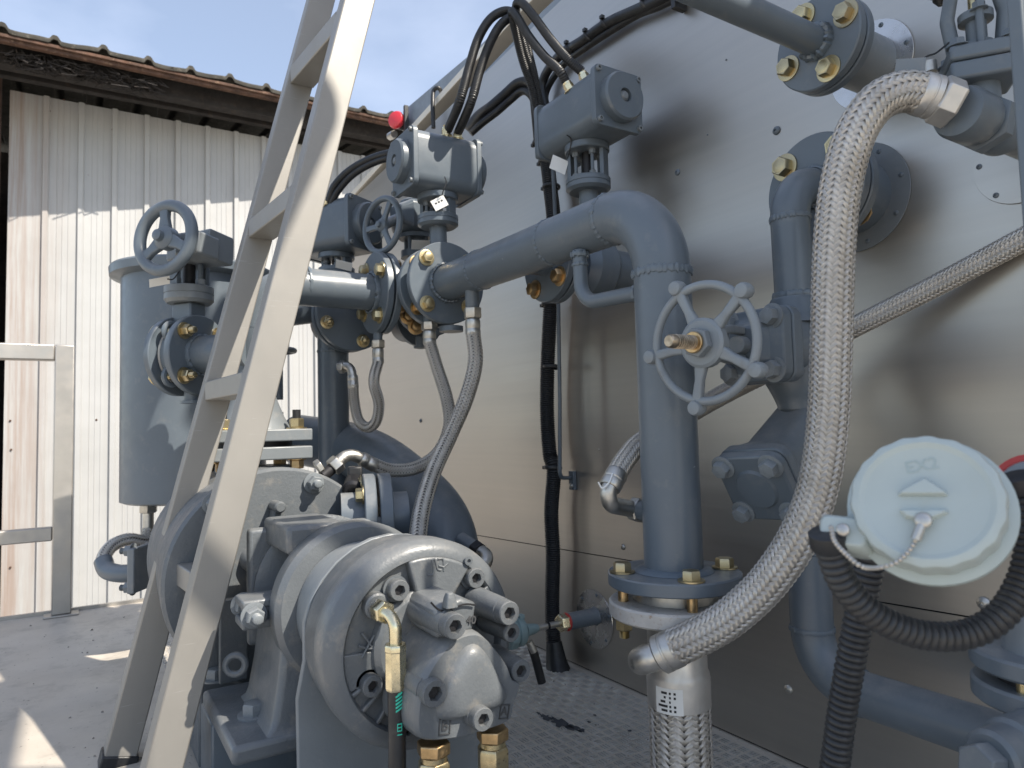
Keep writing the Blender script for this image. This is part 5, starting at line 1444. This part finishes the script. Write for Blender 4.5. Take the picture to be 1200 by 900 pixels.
conduit('lower right black conduit curling from the wall actuator over to the loom', [gB] + lerpd([(655, 82), (638, 66), (620, 43), (606, 20), (600, 14), (603, 32), (612, 70), (625, 110), (634, 165)], 1.60, 1.88), .0108)
T = conduit('black sleeved cable run climbing the tank wall to the top right', [PY(a, b, W - .03) for a, b in ((640, 130), (636, 96), (655, 66), (682, 48), (712, 27), (745, 12), (772, 0), (812, -22))], .013, False)
for px_, py_ in ((668, 57), (690, 43), (710, 28), (757, 6)):
    c = PY(px_, py_, W - .03); tie = T.part('cable_tie', MB().torus(c, (.8, 0, .45), .0145, .003, 24, 8, 1.5), 'blackfade')
    T.part('tie_head', MB().box(c + V((0, -.012, .014)), (.01, .01, .008)), 'blackfade', tie)
conduit('thinner black cable below the sleeved run on the tank wall', [PY(a, b, W - .02) for a, b in ((642, 136), (640, 108), (660, 76), (686, 56), (716, 36), (748, 17), (776, 6), (815, -14))], .0095, False)
conduit('upper black cable crossing from behind the tagged actuator to the loom', [P(a, b, d) for a, b, d in ((548, 152, 2.0), (560, 136, 2.0), (576, 124, 2.0), (592, 110, 2.0), (606, 98, 1.98), (619, 97, 1.96), (628, 112, 1.95), (638, 168, 1.92))], .0135, False)
conduit('lower black cable crossing from behind the tagged actuator to the loom', [P(a, b, d) for a, b, d in ((551, 156, 2.0), (566, 143, 2.0), (582, 131, 2.0), (598, 117, 2.0), (611, 107, 1.98), (621, 110, 1.96), (630, 128, 1.95), (641, 175, 1.92))], .0115, False)
conduit('upper of two black cables arching left from the tagged actuator', [P(a, b, d) for a, b, d in ((478, 180, 1.9), (455, 180, 1.92), (430, 188, 1.95), (408, 201, 1.97), (392, 218, 1.98), (385, 236, 1.99))], .0105, False)
conduit('lower of two black cables arching left from the tagged actuator', [P(a, b, d) for a, b, d in ((478, 185, 1.9), (455, 185.5, 1.92), (431, 194, 1.95), (411, 207, 1.97), (396, 224, 1.98), (388, 238, 1.99))], .0095, False)
conduit('thin black cable looping over the trim behind the tagged actuator', [PY(a, b, y) for a, b, y in ((508, 150, 1.12), (507, 122, 1.12), (508, 107, 1.13), (513, 103, 1.14), (517, 108, 1.16), (517, 118, 1.2))], .008, False)
# signal lamp
T = Thing('signal_lamp', 'round red button lamp on a black bracket below the sky', 'lamp', PY(459, 143, 1.26))
c = PY(468, 143, 1.26); n_ = V((.55, -.83, 0)).normalized()
T.part('bezel', MB().lathe(c, n_, [(.026, -.06), (.026, -.02), (.032, -.018), (.032, 0), (.022, .002)], 28), 'blackfade')
T.part('button', MB().lathe(c + n_ * .003, n_, [(.022, 0), (.039, .012), (.041, .024), (.036, .034), (.02, .039)], 32), 'red')
T.part('bracket', MB().box(PY(476, 145, 1.27), (.016, .02, .17)), 'black', bevel=.002)
T.part('cable_clip', MB().cyl(PY(457, 160, 1.26), PY(462, 157, 1.26), .018, 20), 'steel')

# ================================================================== INSTRUMENTS
def pts_px(l, d): return [P(a, b, d) for a, b in l]
# small temperature sensor on the tank wall
wp = PY(697, 722, W - .003); fx_ = wp.x
def sy(px_):
    lo_, hi_ = .3, 1.15
    for _ in range(40):
        y = (lo_ + hi_) / 2
        q = V((fx_, y, wp.z)); u = q.dot(RT) / q.dot(FW) * F + 600
        if u < px_: lo_ = y
        else: hi_ = y
    return V((fx_, y, wp.z))
T = Thing('temperature_sensor', 'dusty green sensor head on a steel stem screwed into the tank wall by the deck', 'sensor', wp)
T.part('socket', MB().lathe(wp, -YA, [(.024, 0), (.021, .006), (.021, wp.y - sy(664).y)], 32), 'paint')
T.part('sealant', MB().torus(sy(664), YA, .0195, .0035, 30, 8), 'redpaint')
hexnut(T, sy(664), sy(655), .038, 'brasspale', roll=.2)
T.part('sealant', MB().torus(sy(657), YA, .0165, .003, 30, 8), 'redpaint')
T.part('stem', MB().cyl(sy(656), sy(624), .0078, 20), 'steel')
T.part('stem_clip', MB().cyl(sy(643), sy(641), .0095, 20), 'darksteel')
hc = sy(607); hn = V((-.12, -.92, -.0)).normalized()
T.part('neck', MB().lathe(sy(630), V((0, -1, 0)), [(.009, 0), (.012, .01), (.016, .035)], 24), 'headgreen')
T.part('head', MB().lathe(hc - hn * .02, hn, [(.014, 0), (.030, .006), (.034, .012), (.034, .024), (.030, .026), (.030, .03)], 36), 'headgreen')
m = MB()
x, y, z = basis(hn)
T.part('lid', MB().rings([[hc + hn * h + (x * cos(2 * pi * k / 60) + y * sin(2 * pi * k / 60)) * (r * (1 + .03 * cos(10 * 2 * pi * k / 60))) for k in range(60)] for h, r in ((.011, .036), (.014, .038), (.028, .038), (.031, .034))]), 'headgreen')
gq = P(620, 752, hc.dot(FW) - .01)
T.part('gland', MB().cyl(gq, gq + (P(624, 760, hc.dot(FW) - .01) - gq) * 1.5, .009, 18), 'steel')
T.part('hinge', MB().box(hc + V((.005, .006, .036)), (.016, .014, .012)), 'headgreen', bevel=.002)
T.part('cable', MB().tube(catmull(pts_px([(623, 758), (627, 770), (631, 785), (635, 800)], hc.dot(FW) - .005), 8), .0105, 18), 'black')

# big sensor head with screw cap, near right
T = Thing('sensor_head', 'large pale green screw cap of a sensor head with a bead chain', 'sensor', P(1086, 592, .46))
cN = ((-P(1086, 592, 1)).normalized() + UPV * .30 + RT * -.12).normalized()
cc_ = P(1084, 586, .455)
x, y, z = basis(cN, UPV)
def scal(r, amp, h, n=144): return [cc_ + z * h + (x * cos(2 * pi * k / n) + y * sin(2 * pi * k / n)) * (r * (1 + amp * cos(18 * 2 * pi * k / n))) for k in range(n)]
CRr = .0444
cap = T.part('screw_cap', MB().rings([scal(CRr * .98, .011, -.020), scal(CRr, .013, -.018), scal(CRr, .013, -.003), scal(CRr * .97, .010, .001), scal(CRr * .90, .004, .0025), scal(CRr * .865, 0, .0028), scal(CRr * .80, 0, .0012), scal(CRr * .78, 0, .0008), scal(CRr * .3, 0, .0008)]), 'cap')
def cp(px_, py_, h=.0008):            # pixel onto the cap's face plane
    r = ray(px_, py_); o = cc_ + z * h; return r * (o.dot(z) / r.dot(z))
T.part('grip_bar', MB().loft([[cp(a, b) for a, b in ((1052, 578), (1084, 559), (1111, 578), (1111, 582), (1052, 582))], [cp(a, b) + z * .005 for a, b in ((1058, 577), (1084, 563), (1106, 577), (1106, 580), (1058, 580))]]), 'cap', cap, bevel=.0006)
T.part('grip_bar', MB().loft([[cp(a, b) for a, b in ((1053, 598), (1112, 598), (1112, 602), (1086, 614), (1060, 608))], [cp(a, b) + z * .005 for a, b in ((1058, 600), (1107, 600), (1106, 603), (1085, 611), (1064, 606))]]), 'cap', cap, bevel=.0006)
xr = (RT - z * RT.dot(z)).normalized(); yr = z.cross(xr)
text_part(T, 'EX2', cp(1080, 546), xr, yr, .0115, 'cap_ink', .0004, 'embossed_text', cap)
bodyb = cc_ - z * .02
T.part('head_body', MB().lathe(bodyb, -z, [(.044, 0), (.050, .002), (.050, .008), (.042, .018), (.036, .04), (.024, .055)], 48), 'cap')
lg = P(988, 622, .478)
T.part('gland_lug', MB().loft([rrect(lg + z * h, a, b, .005, x, y) for h, a, b in ((-.03, .012, .018), (-.004, .011, .016), (.0, .009, .014))]), 'cap', bevel=.001)
T.part('lug_arm', MB().cyl(lg - z * .012, cc_ - z * .03 + x * .0, .012, 20), 'cap')
sc0 = P(988, 621, .474)
T.inst('screw', fm('pan', 'steel'), sc0, z, 0, None, .009)
sc1 = cp(1083, 612) + z * .005
T.inst('screw', fm('pan', 'steel'), sc1, z, 0, None, .0105)
T.part('chain_tab', MB().tube([sc1 - z * .001, cp(1079, 622) + z * .005, cp(1074, 634) + z * .004], .0032, 10), 'steel')
ch = resample(catmull([cp(1076, 630) + z * .004, cp(1068, 645) + z * .004, cp(1052, 661) + z * .006, cp(1032, 668) + z * .008, P(1010, 664, .435), P(992, 650, .445), P(978, 634, .458), P(974, 618, .468)], 8), .0031)
m = MB()
for p in ch:
    m.lathe(p, (0, .2, 1), [(.0004, -.0016), (.0012, -.0012), (.0017, 0), (.0012, .0012), (.0004, .0016)], 8)
T.part('bead_chain', m, 'steel', kind='stuff')
# black corrugated conduits at the right
T = Thing('cable_conduit', 'thick black corrugated conduit looping under the pale green cap', 'cable', P(975, 645, .5))
corrug(T, catmull(pts_px([(972, 640), (984, 676), (1008, 708), (1044, 732), (1088, 745)], .485) + [P(1134, 743, .485), P(1172, 722, .485), P(1196, 686, .49), P(1207, 645, .495), P(1206, 605, .50), P(1197, 574, .505)], 10), .0102, 'blackfade', .0052, .16, seg=20)
T.part('end_gland', MB().lathe(P(972, 643, .486), P(970, 628, .484) - P(972, 643, .486), [(.0115, 0), (.0125, .002), (.0125, .012), (.010, .013)], 24), 'black')
T.part('end_gland', MB().lathe(P(1197, 576, .505), P(1190, 560, .505) - P(1197, 576, .505), [(.0115, 0), (.0125, .002), (.0125, .012), (.010, .013)], 24), 'darksteel')
T = Thing('cable_conduit', 'straight black corrugated conduit hanging down past the lower pipe', 'cable', P(1017, 665, .6))
corrug(T, catmull(pts_px([(1022, 640), (1016, 675), (1007, 720), (996, 780), (986, 840), (978, 900), (968, 975)], .62), 10), .0126, 'black', .0058, .14, seg=20)
# second sensor head at the right edge
c2 = P(1214, 578, .53)
T = Thing('sensor_head', 'red rimmed sensor head cut off by the right edge', 'sensor', c2)
n2 = (-c2).normalized()
T.part('rim', MB().lathe(c2 - n2 * .02, n2, [(.026, 0), (.030, .004), (.030, .014), (.026, .018)], 40), 'redpaint')
T.part('cap', MB().lathe(c2 - n2 * .002, n2, [(.025, 0), (.024, .006), (.018, .009)], 36), 'paint2')
# flange pair in the bottom right corner
f2 = P(1235, 792, .74)
T = Thing('corner_flange', 'blurred grey flange pair with a brass bolt in the bottom right corner', 'flange', f2)
zz = f2.z
ff = V((f2.x, f2.y, 0))
T.part('flange', MB().lathe(V((f2.x, f2.y, zz + .006)), ZA, [(.072, 0), (.075, .003), (.075, .017), (.072, .02)], 56), 'paint')
T.part('flange', MB().lathe(V((f2.x, f2.y, zz - .006)), -ZA, [(.072, 0), (.075, .003), (.075, .019), (.072, .022)], 56), 'paint')
T.part('gasket', MB().cyl(V((f2.x, f2.y, zz - .006)), V((f2.x, f2.y, zz + .006)), .052, 40), 'darksteel')
d_ = (-ff).normalized() ; d_ = (d_ * .75 + V((-.66, -.75, 0)) * .5).normalized()
pb_ = V((f2.x, f2.y, zz - .0285)) + d_ * .057
T.part('stud', MB().cyl(pb_ + ZA * .05, pb_, .008, 14), 'brass')
T.inst('nut', fm('nut', 'copper'), pb_, -ZA, .4, None, .026)
T.part('upper_neck', MB().lathe(V((f2.x, f2.y, zz + .026)), ZA, [(.045, 0), (.04, .02), (.04, .035)], 40), 'paint2')
T.part('valve_body', MB().lathe(V((f2.x, f2.y, zz - .028)), -ZA, [(.042, 0), (.04, .03), (.055, .05), (.055, .12)], 40), 'paint')
q = P(1160, 890, .66)
T.part('side_fitting', MB().lathe(q, (P(1230, 862, .7) - q), [(.022, 0), (.026, .004), (.026, .03), (.03, .034), (.03, .08)], 30), 'paint')
hexnut(T, q + V((.0, .0, -.004)), q - (P(1230, 862, .7) - q).normalized() * .022, .034, 'paint')
